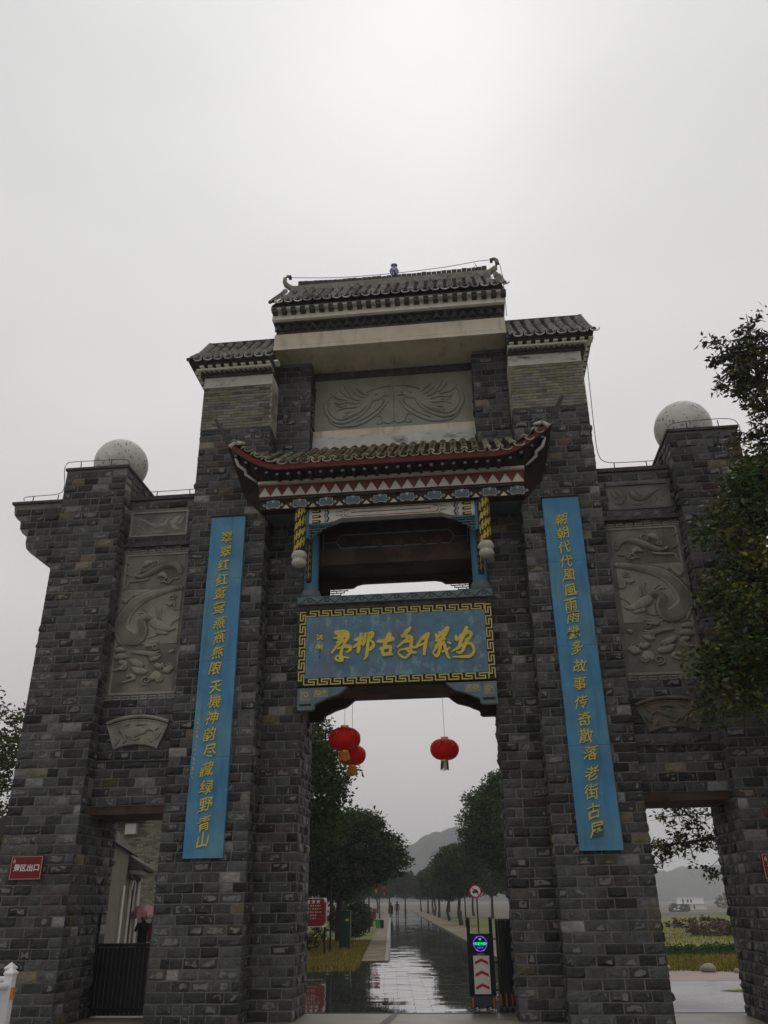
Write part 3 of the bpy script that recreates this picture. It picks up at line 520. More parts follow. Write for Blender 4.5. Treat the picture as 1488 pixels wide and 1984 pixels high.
    for st in ([(5.75, 9.74, .03), (5.6, 9.66, .06), (5.45, 9.56, .10), (5.28, 9.50, .13), (5.12, 9.55, .10), (5.05, 9.68, .06)],
               [(5.35, 9.52, .05), (5.22, 9.64, .05), (5.16, 9.74, .03)], [(5.55, 9.6, .04), (5.62, 9.50, .05), (5.55, 9.40, .03)],
               [(4.98, 9.62, .08), (4.92, 9.50, .12), (4.84, 9.42, .10), (4.74, 9.42, .05)], [(4.9, 9.56, .14), (4.86, 9.66, .12), (4.78, 9.72, .06)],
               [(4.80, 9.55, .08), (4.72, 9.62, .08), (4.68, 9.74, .05)], [(5.75, 9.45, .04), (5.66, 9.42, .03)], [(5.7, 9.58, .02), (5.75, 9.52, .04)],
               [(5.0, 9.40, .03), (5.2, 9.36, .06), (5.35, 9.38, .03)]): ribbon(mb, st, 15.93, .05, 'round', dx=XC, sgn=sg)
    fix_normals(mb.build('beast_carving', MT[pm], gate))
    # fan-shaped panel
    def arc(r, n=14): return [(5.18 + r * math.sin(t), 3.62 + r * math.cos(t)) for t in [(-.395 + .79 * i / n) for i in range(n + 1)]]
    o_, i_ = arc(1.62), arc(1.12)
    poly = [(U(s * x), z) for x, z in o_ + i_[::-1]]
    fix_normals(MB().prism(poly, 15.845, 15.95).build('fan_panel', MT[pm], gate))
    rim = MB(); rim.tube([(U(s * x), 15.835, z + .01) for x, z in arc(1.66)], .035, 6); rim.tube([(U(s * x), 15.84, z) for x, z in arc(1.60)], .012, 5)
    rim.tube([(U(s * x), 15.84, z) for x, z in arc(1.14)], .012, 5); rim.tube([(U(s * o_[0][0]), 15.84, o_[0][1]), (U(s * i_[0][0]), 15.84, i_[0][1])], .012, 5); rim.tube([(U(s * o_[-1][0]), 15.84, o_[-1][1]), (U(s * i_[-1][0]), 15.84, i_[-1][1])], .012, 5)
    rim.build('fan_moulding', MT[pm], gate)
    mb = MB()
    for st in ([(5.55, 5.02, .04), (5.42, 4.98, .12), (5.28, 4.96, .2), (5.14, 5.0, .16), (5.02, 4.98, .08)], [(5.46, 4.94, .05), (5.40, 4.84, .05), (5.44, 4.78, .04)], [(5.3, 4.92, .05), (5.22, 4.84, .05), (5.12, 4.86, .03)],
               [(5.02, 5.0, .06), (4.92, 5.04, .05), (4.84, 5.0, .04)], [(4.78, 4.9, .03), (4.82, 5.0, .04), (4.76, 5.06, .06)], [(4.78, 4.84, .04), (4.70, 4.94, .05)], [(4.9, 4.86, .05), (4.86, 4.78, .04)],
               [(5.6, 4.90, .05), (5.54, 4.82, .04), (5.60, 4.74, .03)], [(5.2, 5.12, .03), (5.1, 5.14, .04), (5.0, 5.12, .02)], [(5.42, 5.12, .05), (5.36, 5.15, .04)]):
        ribbon(mb, st, 15.845, .035, 'round', dx=XC, sgn=s)
    fix_normals(mb.build('beast_carving', MT[pm], gate))
    # thin ledge courses
    a, b = rbox(s * 4.43, s * 5.96)
    MB().box(a, b, 15.82, 15.95, 9.0, 9.10).build('ledge_course', MT['darkcorn'], gate)
    MB().box(a, b, 15.86, 15.95, 4.42, 4.455).build('ledge_course', MT['darkcorn'], gate)

# ---- shoulders: thin brick band, plaster band, cornice, tiled roof
def prof_resample(P, step):
    P = [np.array(p, float) for p in P]; o = [P[0]]; acc = 0
    for a, b in zip(P[:-1], P[1:]):
        l = np.linalg.norm(b - a); n = max(1, int(round(l / step)))
        for k in range(1, n + 1): o.append(a + (b - a) * k / n)
    return o
def tile_rows(parent, u0, u1, n, prof, lift=None, light=(.58, .56, .52), dark=(.032, .030, .027), R=.066, step=.105, flat=False, umap=None, caps=True, hk=1.):
    sp = (u1 - u0) / n; pf = prof_resample(prof, step)
    lift = lift or (lambda u, t: 0)
    umap = umap or (lambda u, t: u)
    for c in range(n):
        uc = u0 + sp * (c + .5); mb = MB(); hue = .8 + .4 * rnd.random()
        tot = len(pf) - 1
        sl = pf[1] - pf[0]; sl = sl / np.linalg.norm(sl); nrm = (-sl[1], sl[0])     # (y,z)
        for i in range(tot):
            lo, hi = pf[i], pf[i + 1]; jx = rnd.uniform(-.008, .008); k = hue * (.7 + .6 * rnd.random())
            for (q, Rr, up, dk) in ((lo, R * 1.06, .030, True), (hi, R * .92, .004, False)):
                pass
            vs = []; ts = []
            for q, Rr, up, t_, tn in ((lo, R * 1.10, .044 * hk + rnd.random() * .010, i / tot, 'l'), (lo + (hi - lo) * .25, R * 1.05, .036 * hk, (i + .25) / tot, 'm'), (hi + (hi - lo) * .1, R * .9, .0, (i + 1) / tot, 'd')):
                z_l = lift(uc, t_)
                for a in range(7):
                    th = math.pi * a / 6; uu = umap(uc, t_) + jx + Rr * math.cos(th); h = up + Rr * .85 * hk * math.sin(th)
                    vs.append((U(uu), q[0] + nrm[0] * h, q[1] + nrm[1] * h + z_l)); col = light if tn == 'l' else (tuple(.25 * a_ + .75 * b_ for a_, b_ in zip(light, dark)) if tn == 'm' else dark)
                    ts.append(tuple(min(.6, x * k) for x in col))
            fs = [(r * 7 + a, r * 7 + a + 1, (r + 1) * 7 + a + 1, (r + 1) * 7 + a) for r in range(2) for a in range(6)]
            # thickness lip
            b0 = len(vs); z_l = lift(uc, i / tot)
            for a in range(7):
                th = math.pi * a / 6; Rr = R * .86; uu = umap(uc, i / tot) + jx + Rr * math.cos(th); h = .012 + Rr * .8 * math.sin(th)
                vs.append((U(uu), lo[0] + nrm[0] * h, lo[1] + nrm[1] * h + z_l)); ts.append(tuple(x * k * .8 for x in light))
            fs += [(b0 + a, b0 + a + 1, a + 1, a) for a in range(6)]
            o = len(mb.v); mb.v += vs; mb.t += ts; mb.f += [tuple(o + x for x in f) for f in fs]
            # channel tile
            vs = []; ts = []
            g0, g1 = R * .85, sp - R * .85
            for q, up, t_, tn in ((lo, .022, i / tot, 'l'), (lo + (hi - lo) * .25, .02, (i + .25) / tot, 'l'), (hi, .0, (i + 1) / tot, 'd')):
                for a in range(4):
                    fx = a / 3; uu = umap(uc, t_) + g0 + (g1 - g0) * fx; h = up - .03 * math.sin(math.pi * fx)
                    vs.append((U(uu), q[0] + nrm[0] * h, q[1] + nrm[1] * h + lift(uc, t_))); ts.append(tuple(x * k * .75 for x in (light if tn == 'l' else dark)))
            fs = [(r * 4 + a, r * 4 + a + 1, (r + 1) * 4 + a + 1, (r + 1) * 4 + a) for r in range(2) for a in range(3)]
            o = len(mb.v); mb.v += vs; mb.t += ts; mb.f += [tuple(o + x for x in f) for f in fs]
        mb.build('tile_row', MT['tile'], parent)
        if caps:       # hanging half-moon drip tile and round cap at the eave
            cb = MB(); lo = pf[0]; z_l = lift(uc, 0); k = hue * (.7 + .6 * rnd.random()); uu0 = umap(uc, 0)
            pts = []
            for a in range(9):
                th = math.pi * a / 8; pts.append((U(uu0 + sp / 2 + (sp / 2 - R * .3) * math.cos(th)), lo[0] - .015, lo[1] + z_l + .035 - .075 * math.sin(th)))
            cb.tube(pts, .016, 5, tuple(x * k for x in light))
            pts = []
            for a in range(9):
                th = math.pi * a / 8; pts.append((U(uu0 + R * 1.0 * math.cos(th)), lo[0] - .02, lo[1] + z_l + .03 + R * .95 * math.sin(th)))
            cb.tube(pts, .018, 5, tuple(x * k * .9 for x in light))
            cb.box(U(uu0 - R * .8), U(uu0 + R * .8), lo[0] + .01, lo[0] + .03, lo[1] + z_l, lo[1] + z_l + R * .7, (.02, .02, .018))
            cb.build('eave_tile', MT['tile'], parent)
for s in (-1, 1):
    def sp_(a, b): return (s * a, s * b) if s > 0 else (s * b, s * a)
    a, b = sp_(2.772, 4.43)
    band = MB().box(U(a), U(b), 15.685, 17.5, 11.80, 12.955).build('brick_band', MT['bandmortar'], gate)
    nr = 15; rh = 1.15 / nr
    for r in range(nr):
        x = a + (0.0 if r % 2 else -.135); 
        while x < b - .02:
            x0, x1 = max(x, a) + .007, min(x + .27, b) - .007
            if x1 - x0 > .04:
                g = .19 * (.72 + .5 * rnd.random()); q = rnd.random()
                c = (g * 1.05, g, g * .72) if q < .45 else ((g, g, g * .9) if q < .88 else (g * .6, g * .6, g * .52))
                d = .010 + .008 * rnd.random()
                z0 = 11.805 + r * rh
                MB().box(U(x0), U(x1), 15.685 - d, 15.70, z0 + .0065, z0 + rh - .0065, c).build('brick', MT['brick'], band)
            x += .27
    MB().box(U(a), U(b), 15.66, 17.5, 12.955, 13.24).build('plaster_band', MT['white'], gate)
    core = MB().box(U(a), U(b), 15.75, 17.45, 13.24, 13.5).build('cornice_core', MT['darkcorn'], gate)
    for i, (y, z0, z1, ov, m) in enumerate(((15.60, 13.24, 13.275, .05, 'darkcorn'), (15.46, 13.345, 13.39, .16, 'topwhite'), (15.34, 13.43, 13.47, .27, 'darkcorn'))):
        x0, x1 = (a, b + ov) if s > 0 else (a - ov, b)
        MB().box(U(x0), U(x1), y, 17.5 + ov, z0, z1).build('cornice_course', MT[m], gate)
    # dog-tooth and dentil courses
    x0, x1 = (a, b + .1) if s > 0 else (a - .1, b)
    dt = MB(); x = x0 + .06
    while x < x1 - .04: dt.add([(U(x - .055), 15.62, 13.275), (U(x + .055), 15.62, 13.275), (U(x), 15.50, 13.275), (U(x - .055), 15.62, 13.345), (U(x + .055), 15.62, 13.345), (U(x), 15.50, 13.345)], [(0, 2, 1), (3, 4, 5), (0, 3, 5, 2), (2, 5, 4, 1)]); x += .118
    y = 15.7; xe = U(s * 4.43)
    while y < 17.4: dt.add([(xe, y - .055, 13.275), (xe, y + .055, 13.275), (xe + s * .12, y, 13.275), (xe, y - .055, 13.345), (xe, y + .055, 13.345), (xe + s * .12, y, 13.345)], [(0, 1, 2), (3, 5, 4), (0, 2, 5, 3), (2, 1, 4, 5)]); y += .118
    fix_normals(dt.build('dogtooth_course', MT['darkcorn'], gate))
    x = x0 + .04
    while x < x1 + .12:
        MB().box(U(x), U(x + .10), 15.385, 15.6, 13.391, 13.43).build('dentil', MT['topwhite'], gate); x += .2
    y = 15.6
    xe = s * 4.43
    while y < 17.5:
        aa, bb = sorted((xe, xe + s * .24)); MB().box(U(aa), U(bb), y, y + .1, 13.391, 13.43).build('dentil', MT['topwhite'], gate); y += .2
    # gable roof
    g0, g1 = (a, 4.74) if s > 0 else (-4.74, b)
    fix_normals(MB().prismx([(15.27, 13.47), (16.6, 14.80), (17.95, 13.47)], U(g0) + .01, U(g1) - .03).build('roof_deck', MT['darkcorn'], gate))
    rf = MB().box(U(g0), U(g1), 16.52, 16.68, 14.84, 14.95).build('ridge', MT['darkcorn'], gate)
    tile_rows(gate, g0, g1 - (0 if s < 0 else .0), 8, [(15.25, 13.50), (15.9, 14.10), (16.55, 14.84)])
    # verge: a thick pale capped edge
    xe = U(s * 4.72)
    MB().tube([(xe, 15.22, 13.50), (xe, 15.6, 13.80), (xe, 16.1, 14.36), (xe, 16.62, 14.98)], [.05, .05, .055, .06], 6, (.14, .13, .12)).build('verge_tile', MT['tile'], gate)
    MB().tube([(xe, 16.6, 14.96), (xe, 17.2, 14.25), (xe, 17.95, 13.50)], .05, 6, (.14, .13, .12)).build('verge_tile', MT['tile'], gate)
# ---- central bay: carved phoenix wall, cream beam, cornice, top roof
MB().box(U(-1.97), U(1.97), 16.86, 17.45, 11.4, 13.93).build('relief_wall', MT['cream'], gate)
for s in (-1, 1):
    a, b = rbox(s * .004, s * 1.965)
    MB().box(a, b, 16.80, 16.86, 12.16, 13.72).build('relief_slab', MT['phoenix'], gate)
    mb = MB()
    for j, st in enumerate(PHOENIX): ribbon(mb, st, 16.80, .034 + .0007 * j, 'round', dx=XC, sgn=1 if s < 0 else -1)
    fix_normals(mb.build('phoenix_carving', MT['phoenix'], gate))
MB().box(U(-1.965), U(1.965), 16.77, 16.86, 13.72, 13.925).build('stained_band', MT['darkcorn'], gate)
MB().box(U(-1.99), U(1.99), 16.66, 16.86, 11.97, 12.16).build('sill', MT['cream'], gate)
MB().box(U(-2.0), U(2.0), 16.63, 16.86, 11.55, 11.968).build('sill', MT['white'], gate)
MB().box(U(-2.80), U(2.80), 15.68, 17.5, 13.932, 14.03).build('cream_beam', MT['cream'], gate)
MB().box(U(-2.78), U(2.78), 15.73, 17.48, 14.03, 14.05).build('beam_groove', MT['darkcorn'], gate)
MB().box(U(-2.79), U(2.79), 15.70, 17.5, 14.05, 14.40).build('cream_beam', MT['cream'], gate)
MB().box(U(-2.76), U(2.76), 15.74, 17.46, 14.40, 14.90).build('frieze', MT['darkcorn'], gate)
dt = MB()
x = -2.7
while x < 2.72:
    dt.add([(U(x - .10), 15.74, 14.52), (U(x + .10), 15.74, 14.52), (U(x), 15.62, 14.52), (U(x - .10), 15.74, 14.66), (U(x + .10), 15.74, 14.66), (U(x), 15.62, 14.66)], [(0, 2, 1), (3, 4, 5), (0, 3, 5, 2), (2, 5, 4, 1)]); x += .215
fix_normals(dt.build('dogtooth_course', MT['darkcorn'], gate))
MB().box(U(-2.79), U(2.79), 15.60, 17.6, 14.66, 14.70).build('cornice_course', MT['darkcorn'], gate)
MB().box(U(-2.82), U(2.82), 15.50, 17.65, 14.70, 14.815).build('cornice_course', MT['topwhite'], gate)
MB().box(U(-2.80), U(2.80), 15.50, 17.6, 14.815, 14.91).build('cornice_core', MT['topwhite'], gate)
MB().box(U(-2.83), U(2.83), 15.36, 17.8, 14.91, 14.99).build('cornice_course', MT['topwhite'], gate)
x = -2.74
while x < 2.8:
    MB().box(U(x - .06), U(x + .06), 15.352, 15.50, 14.82, 14.95).build('dentil', MT['darkcorn'], gate); x += .2305
fix_normals(MB().prismx([(15.30, 14.972), (16.45, 16.24), (17.62, 14.972)], U(-2.8), U(2.8)).build('roof_deck', MT['darkcorn'], gate))
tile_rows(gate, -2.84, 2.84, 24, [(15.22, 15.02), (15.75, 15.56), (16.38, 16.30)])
for s in (-1, 1):
    MB().tube([(U(s * 2.83), 15.24, 15.04), (U(s * 2.83), 15.75, 15.60), (U(s * 2.83), 16.45, 16.36)], .045, 6, (.12, .11, .10)).build('verge_tile', MT['tile'], gate)
    MB().box(*rbox(s * 2.72, s * 2.79), 15.5, 17.4, 14.9, 15.02).build('gable_board', MT['darkcorn'], gate)
    hp = [(1.9, 16.40, .04), (2.35, 16.42, .06), (2.6, 16.48, .085), (2.74, 16.60, .075), (2.80, 16.74, .06), (2.79, 16.85, .052), (2.73, 16.91, .045), (2.67, 16.90, .035)]
    MB().tube([(U(s * a), 16.45, b) for a, b, c in hp], [c for a, b, c in hp], 8).build('ridge_horn', MT['relief'], gate, smooth=True)
    MB().box(*rbox(s * 2.62, s * 2.69), 16.40, 16.50, 16.82, 16.90).build('horn_cap', MT['darkcorn'], gate)
MB().box(U(-2.6), U(2.6), 16.34, 16.56, 16.28, 16.47).build('ridge_plaster', MT['relief'], gate)
x = -2.42
while x < 2.42:
    h = .11 + .02 * rnd.random() + .05 * (abs(x) / 2.5) ** 3
    MB().box(U(x + .004), U(x + .126), 16.39 + rnd.uniform(-.01, .01), 16.51, 16.472, 16.49 + h).build('ridge_brick', MT['darkcorn'], gate); x += .13
# weeds on the ridge
wd = MB()
for x, h in ((2.25, .32), (2.28, .22), (2.22, .2)): wd.tube([(U(x), 16.45, 16.5), (U(x + .02), 16.43, 16.5 + h * .6), (U(x - .01 + rnd.uniform(-.05, .05)), 16.4, 16.5 + h)], .006, 4)
tag(wd.build('weed', MT['bark']), 'thin dry weed growing from the right end of the top roof ridge', 'weed')
# porcelain vase
vs_ = empty('porcelain_vase', (U(.12), 16.45, 16.60), 0, 'small blue and white porcelain vase on the middle of the roof ridge', 'vase')
MB().lathe([(.06, 0), (.075, .02), (.07, .05), (.10, .10), (.125, .17), (.11, .23), (.06, .28), (.055, .31), (.085, .35), (.09, .37), (.06, .372)], 0, 0, 18).build('vase_body', MT['porcelain'], vs_, smooth=True)

# ---- red-edged lower roof
def lift(u, t): 
    q = max(0, (abs(u) - 2.35) / 1.1); return .66 * q ** 1.6 * (1 - .75 * t)
def umapr(u, t): return u
def eave(u): return 10.30 + lift(u, 0)
low = empty('entrance_canopy', (U(0), 15.3, 9.5), 0, 'upturned tiled canopy with dark red fascia and painted friezes over the name board', 'canopy')
def lo(o): o.parent = low; o.matrix_parent_inverse = Matrix.Translation((-U(0), -15.3, -9.5)); return o
class LowParent: pass
def lbuild(mb, name, m, smooth=False): 
    return lo(mb.build(name, m, None, smooth))
# tiles
before = set(bpy.data.objects)
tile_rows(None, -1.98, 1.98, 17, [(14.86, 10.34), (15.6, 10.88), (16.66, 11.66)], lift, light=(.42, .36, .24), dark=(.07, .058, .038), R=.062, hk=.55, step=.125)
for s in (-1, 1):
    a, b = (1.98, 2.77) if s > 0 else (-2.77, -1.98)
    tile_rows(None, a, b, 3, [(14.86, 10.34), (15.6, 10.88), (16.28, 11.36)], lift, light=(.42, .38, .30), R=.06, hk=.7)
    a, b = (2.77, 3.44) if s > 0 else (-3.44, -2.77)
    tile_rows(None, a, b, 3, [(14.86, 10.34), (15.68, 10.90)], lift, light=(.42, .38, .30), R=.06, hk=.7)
for o in set(bpy.data.objects) - before: lo(o)
# deck under the tiles, fascia, soffit
us = [-3.48 + 6.96 * i / 48 for i in range(49)]
mb = MB(); vs = []
for u in us:
    yb, zb = (16.66, 11.60) if abs(u) < 1.97 else ((16.28, 11.30) if abs(u) < 2.77 else (15.69, 10.86))
    t = (yb - 14.86) / 1.8
    vs += [(U(u), 14.88, eave(u) + .01), (U(u), yb, zb + lift(u, min(1, t)) * .5)]
lbuild(mb.add(vs, [(2 * i, 2 * i + 1, 2 * i + 3, 2 * i + 2) for i in range(48)]), 'canopy_deck', MT['darkcorn'])
vs = []
for u in us:
    z = eave(u); t = .12 + .03 * max(0, abs(u) - 2.6)
    vs += [(U(u), 14.855, z + .005), (U(u), 14.855, z - t), (U(u), 14.90, z - t), (U(u), 14.90, z + .005)]
fs = [(4 * i + k, 4 * i + (k + 1) % 4, 4 * i + 4 + (k + 1) % 4, 4 * i + 4 + k) for i in range(48) for k in range(4)] + [(0, 1, 2, 3), (192, 195, 194, 193)]
fix_normals(lbuild(MB().add(vs, fs), 'fascia', MT['red']))
vs = []
for u in us:
    k = max(-2.83, min(2.83, u)); vs += [(U(u), 14.90, eave(u) - .12), (U(k), 15.34, 10.12)]
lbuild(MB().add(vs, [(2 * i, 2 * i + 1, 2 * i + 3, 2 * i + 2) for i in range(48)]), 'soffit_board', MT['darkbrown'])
for s in (-1, 1):
    T = lambda u, y, z: (U(s * u), y, z)
    mb = MB(); mb.add([T(3.48, 14.90, eave(3.48) - .14), T(3.40, 15.685, 10.45), T(3.24, 15.685, 9.95), T(2.84, 15.685, 9.52), T(2.84, 15.34, 10.12), T(3.48, 14.90, eave(3.48)), T(3.42, 15.685, 10.62)],
                       [(0, 1, 2), (0, 2, 4), (2, 3, 4), (0, 5, 6, 1)])
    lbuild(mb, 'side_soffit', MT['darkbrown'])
    # flying horn
    lbuild(MB().add([T(3.36, 14.84, 10.86), T(3.48, 14.84, 10.84), T(3.78, 14.70, 11.44), T(3.72, 14.70, 11.47), T(3.36, 14.92, 10.86), T(3.48, 14.92, 10.84), T(3.78, 14.78, 11.44), T(3.72, 14.78, 11.47)],
                    [(0, 1, 2, 3), (4, 7, 6, 5), (0, 4, 5, 1), (1, 5, 6, 2), (2, 6, 7, 3), (3, 7, 4, 0)]), 'corner_horn', MT['darkcorn'])
    lbuild(MB().tube([T(3.42, 14.86, 10.80), T(3.30, 14.88, 10.93), T(3.1, 14.87, 10.88)], [.06, .045, .03], 7), 'corner_plaster', MT['whitetrim'], True)
    lbuild(MB().tube([T(3.32, 14.99, 10.62), T(3.26, 15.05, 10.45), T(3.12, 15.12, 10.36), T(3.12, 15.16, 10.28), T(3.02, 15.22, 10.22), T(2.9, 15.28, 10.14)], [.03, .035, .035, .035, .03, .02], 7), 'corner_strut', MT['whitetrim'], True)
u = -3.3
while u < 3.35:
    z = eave(u) - .155
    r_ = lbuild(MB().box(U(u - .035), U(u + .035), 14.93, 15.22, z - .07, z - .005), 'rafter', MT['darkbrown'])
    e_ = MB().box(U(u - .03), U(u + .03), 14.925, 14.93, z - .065, z - .01).build('rafter_end', MT['bluegrey'], None); e_.parent = r_; e_.matrix_parent_inverse = Matrix.Translation((-U(0), -15.3, -9.5)); 
    u += .2345
for o in list(bpy.data.objects):
    if o.name.startswith('rafter_end'): o.matrix_parent_inverse = Matrix.Identity(4)
# friezes
def lbx(*a): return MB().box(*a)
lbuild(lbx(U(-2.86), U(2.86), 15.24, 15.69, 10.06, 10.12), 'frieze_ledge', MT['whitetrim'])
lbuild(lbx(U(-2.84), U(2.84), 15.33, 15.69, 9.78, 10.06), 'triangle_frieze', MT['redtri'])
for i in range(22):
    x = -2.84 + 5.68 * (i + .5) / 22; h = 5.68 / 44
    lbuild(fix_mb := MB().prism([(U(x - h), 9.785), (U(x + h), 9.785), (U(x), 10.0)], 15.312, 15.335), 'white_triangle', MT['whitetrim'])
lbuild(lbx(U(-2.83), U(2.83), 15.36, 15.69, 9.74, 9.78), 'frieze_step', MT['darkcorn'])
lbuild(lbx(U(-2.82), U(2.82), 15.42, 15.69, 9.52, 9.74), 'cloud_frieze', MT['darkbrown'])
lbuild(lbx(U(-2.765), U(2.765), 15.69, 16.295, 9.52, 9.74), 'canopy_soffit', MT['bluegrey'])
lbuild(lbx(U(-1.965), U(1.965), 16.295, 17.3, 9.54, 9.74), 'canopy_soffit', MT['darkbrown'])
def cloudplate(cx, w_, y):
    P = []
    for fx, fz in ((-.50, .62), (-.36, .60), (-.34, .95), (.34, .95), (.36, .60), (.50, .62), (.56, .48), (.50, .34), (.38, .34), (.34, .10), (.22, .04), (.12, .14), (-.12, .14), (-.22, .04), (-.34, .10), (-.38, .34), (-.50, .34), (-.56, .48)):
        P.append((U(cx + fx * w_), 9.525 + fz * .205))
    return P
for i in range(10):
    cx = -2.84 + .28 + i * .581
    P = cloudplate(cx + .02, .40, 15.41)
    c1 = lbuild(fix_mb := MB().prism(P, 15.412, 15.425), 'painted_cloud', MT['whitetrim'])
    P2 = [(p[0] + (U(cx + .02) - p[0]) * .10, 9.63 + (p[1] - 9.63) * .86) for p in P]
    c2 = MB().prism(P2, 15.408, 15.415).build('painted_cloud_field', MT['bluegrey'], c1)
    lbuild(MB().prism([(U(cx - .045 + .02), 9.735), (U(cx + .02 + .045), 9.735), (U(cx + .02), 9.66)], 15.403, 15.412), 'painted_flower', MT['whitetrim'])
    if i < 10:
        for xx in ((cx + .02 + .29,) if i else (cx + .31, cx - .27)):
            if abs(xx) < 2.76:
                lbuild(MB().prism([(U(xx - .075), 9.527), (U(xx + .075), 9.527), (U(xx), 9.62)], 15.408, 15.425), 'cream_triangle', MT['cream'])
# white tie beam with painted ends
bz = [(-1.77, 9.52), (1.77, 9.52), (1.77, 9.20), (1.36, 9.20), (1.22, 9.23), (1.08, 9.29), (-1.08, 9.29), (-1.22, 9.23), (-1.36, 9.20), (-1.77, 9.20)]
lbuild(MB().prism([(U(a), b) for a, b in bz], 15.56, 15.76), 'tie_beam', MT['whitetrim'])
pt = MB()
def line(mb, pts, w_, y, h=.006, m=None):
    ribbon(mb, [(a, b, w_) for a, b in pts], y, h, 'flat', sub=1, grow=.002, dx=XC)
for s in (-1, 1):
    k = MB(); line(k, [(s * 1.38, 9.50), (s * 1.34, 9.43), (s * 1.39, 9.37), (s * 1.34, 9.30), (s * 1.38, 9.22)], .035, 15.56); lbuild(k, 'painted_zigzag', MT['darkbrown'])
    k = MB(); line(k, [(s * 1.43, 9.50), (s * 1.40, 9.43), (s * 1.44, 9.37), (s * 1.40, 9.30), (s * 1.43, 9.22)], .03, 15.56, .005); lbuild(k, 'painted_zigzag', MT['bluegrey'])
    for zz in (9.475, 9.355, 9.235):
        k = MB(); k.prism([(U(s * 1.70), zz - .035), (U(s * 1.70), zz + .035), (U(s * 1.54), zz + .035), (U(s * 1.50), zz), (U(s * 1.54), zz - .035)], 15.552, 15.562); lbuild(fix_mb := k, 'painted_lozenge', MT['darkbrown'])
        k = MB(); k.prism([(U(s * 1.69), zz - .012), (U(s * 1.69), zz + .012), (U(s * 1.56), zz + .012), (U(s * 1.56), zz - .012)], 15.549, 15.554); lbuild(k, 'gold_bar', MT['gold'])
    k = MB(); line(k, [(s * .98, 9.47), (s * .90, 9.47)], .012, 15.56)
    for q in (-1, 1):
        line(k, [(s * 1.02, 9.40 + q * .01), (s * .95, 9.40 + q * .07), (s * 1.03, 9.40 + q * .09), (s * 1.08, 9.40 + q * .05), (s * 1.04, 9.40 + q * .03), (s * 1.12, 9.40 + q * .045), (s * 1.2, 9.40 + q * .03)], .010, 15.56)
    lbuild(k, 'painted_scroll', MT['redtri'])
    # cap block, lattice, pendant column, blue post
    lbuild(lbx(*rbox(s * 1.772, s * 1.86), 15.55, 15.77, 8.86, 9.515), 'bracket_board', MT['bluepaint'])
    lbuild(lbx(*rbox(s * 1.30, s * 1.772), 15.57, 15.72, 9.165, 9.198), 'bracket_board', MT['bluepaint'])
    lt = MB()
    for x0, x1, z0, z1 in ((1.32, 1.77, 9.135, 9.155), (1.40, 1.77, 9.075, 9.095), (1.40, 1.42, 9.08, 9.15), (1.50, 1.52, 9.02, 9.09), (1.50, 1.77, 9.015, 9.035), (1.60, 1.62, 8.955, 9.03), (1.60, 1.77, 8.95, 8.97), (1.68, 1.70, 9.03, 9.08), (1.56, 1.58, 9.09, 9.14), (1.68, 1.70, 8.86, 8.96), (1.75, 1.77, 8.86, 9.15), (1.68, 1.77, 8.86, 8.88)):
        lt.box(*rbox(s * x0, s * x1), 15.60 + x0 * .003, 15.63, z0, z1)
    lbuild(lt, 'lattice', MT['bluegrey'])
    pc = empty('hanging_column', (U(s * 1.955), 15.54, 8.2), 0)
    lo(pc)
    pc.matrix_parent_inverse = Matrix.Identity(4); pc.location = (s * 1.955, .24, -1.3)
    MB().lathe([(.125, .32), (.125, 1.315)], 0, 0, 16).build('column_shaft', MT['darkbrown'], pc, smooth=False)
    dg = MB()         # yellow painted dragon winding up the shaft
    for t0 in range(4):
        z0 = .36 + t0 * .24
        for q in range(9):
            a0 = -2.6 + q * .26; aa = [a0, a0 + .30]; zz = [z0 + q * .028 + .03 * math.sin(q * 2.3 + t0 * 2), z0 + (q + 1.15) * .028 + .03 * math.sin(q * 2.3 + 2.3 + t0 * 2)]; hw = .062 + .042 * math.sin(q * 2.9 + t0 * 1.7)
            vs = [(.1285 * math.cos(aa[0]), .1285 * math.sin(aa[0]), zz[0] - hw), (.1285 * math.cos(aa[1]), .1285 * math.sin(aa[1]), zz[1] - hw + .01 * math.sin(q * 3)), (.1285 * math.cos(aa[1]), .1285 * math.sin(aa[1]), zz[1] + hw), (.1285 * math.cos(aa[0]), .1285 * math.sin(aa[0]), zz[0] + hw - .01)]
            vs = [(x_ * (1 + .0022 * q), y_ * (1 + .0022 * q), z_) for x_, y_, z_ in vs]
            dg.add(vs, [(0, 1, 2, 3)])
    dg.build('dragon_painting', MT['yellow'], pc)
    MB().lathe([(.02, 0), (.07, .005), (.13, .04), (.155, .09), (.14, .145), (.11, .165), (.14, .19), (.165, .24), (.15, .29), (.125, .34)], 0, 0, 32, lobes=10, amp=.10).build('lotus_base', MT['lotus'], pc, smooth=True)
    po = empty('blue_post', (0, 0, 0), 0); lo(po); po.matrix_parent_inverse = Matrix.Identity(4); po.location = (s * 1.80, .84, -1.86)
    MB().lathe([(.155, .25), (.155, 1.86)], 0, 0, 18).build('post_shaft', MT['bluepaint'], po, smooth=False)
    MB().lathe([(.15, .0), (.20, .04), (.215, .11), (.20, .19), (.165, .25)], 0, 0, 22).build('drum_base', MT['bluegrey'], po, smooth=True)
    MB().lathe([(.03, .37), (.06, .39), (.065, .45), (.065, 1.85)], s * .03, -.15, 12).build('couplet_strip', MT['darkbrown'], po)
    k = MB()
    for q in range(9):
        zz = .48 + q * .16; k.add([(s * .03 + .0665 * math.cos(a_), -.15 + .0665 * math.sin(a_), zz + dz) for a_, dz in ((-2.4, 0), (-1.6, -.03), (-.8, .02), (-.8, .09), (-1.5, .12), (-2.3, .08))], [(0, 1, 4, 5), (1, 2, 3, 4)])
    k.build('dragon_painting', MT['yellow'], po)
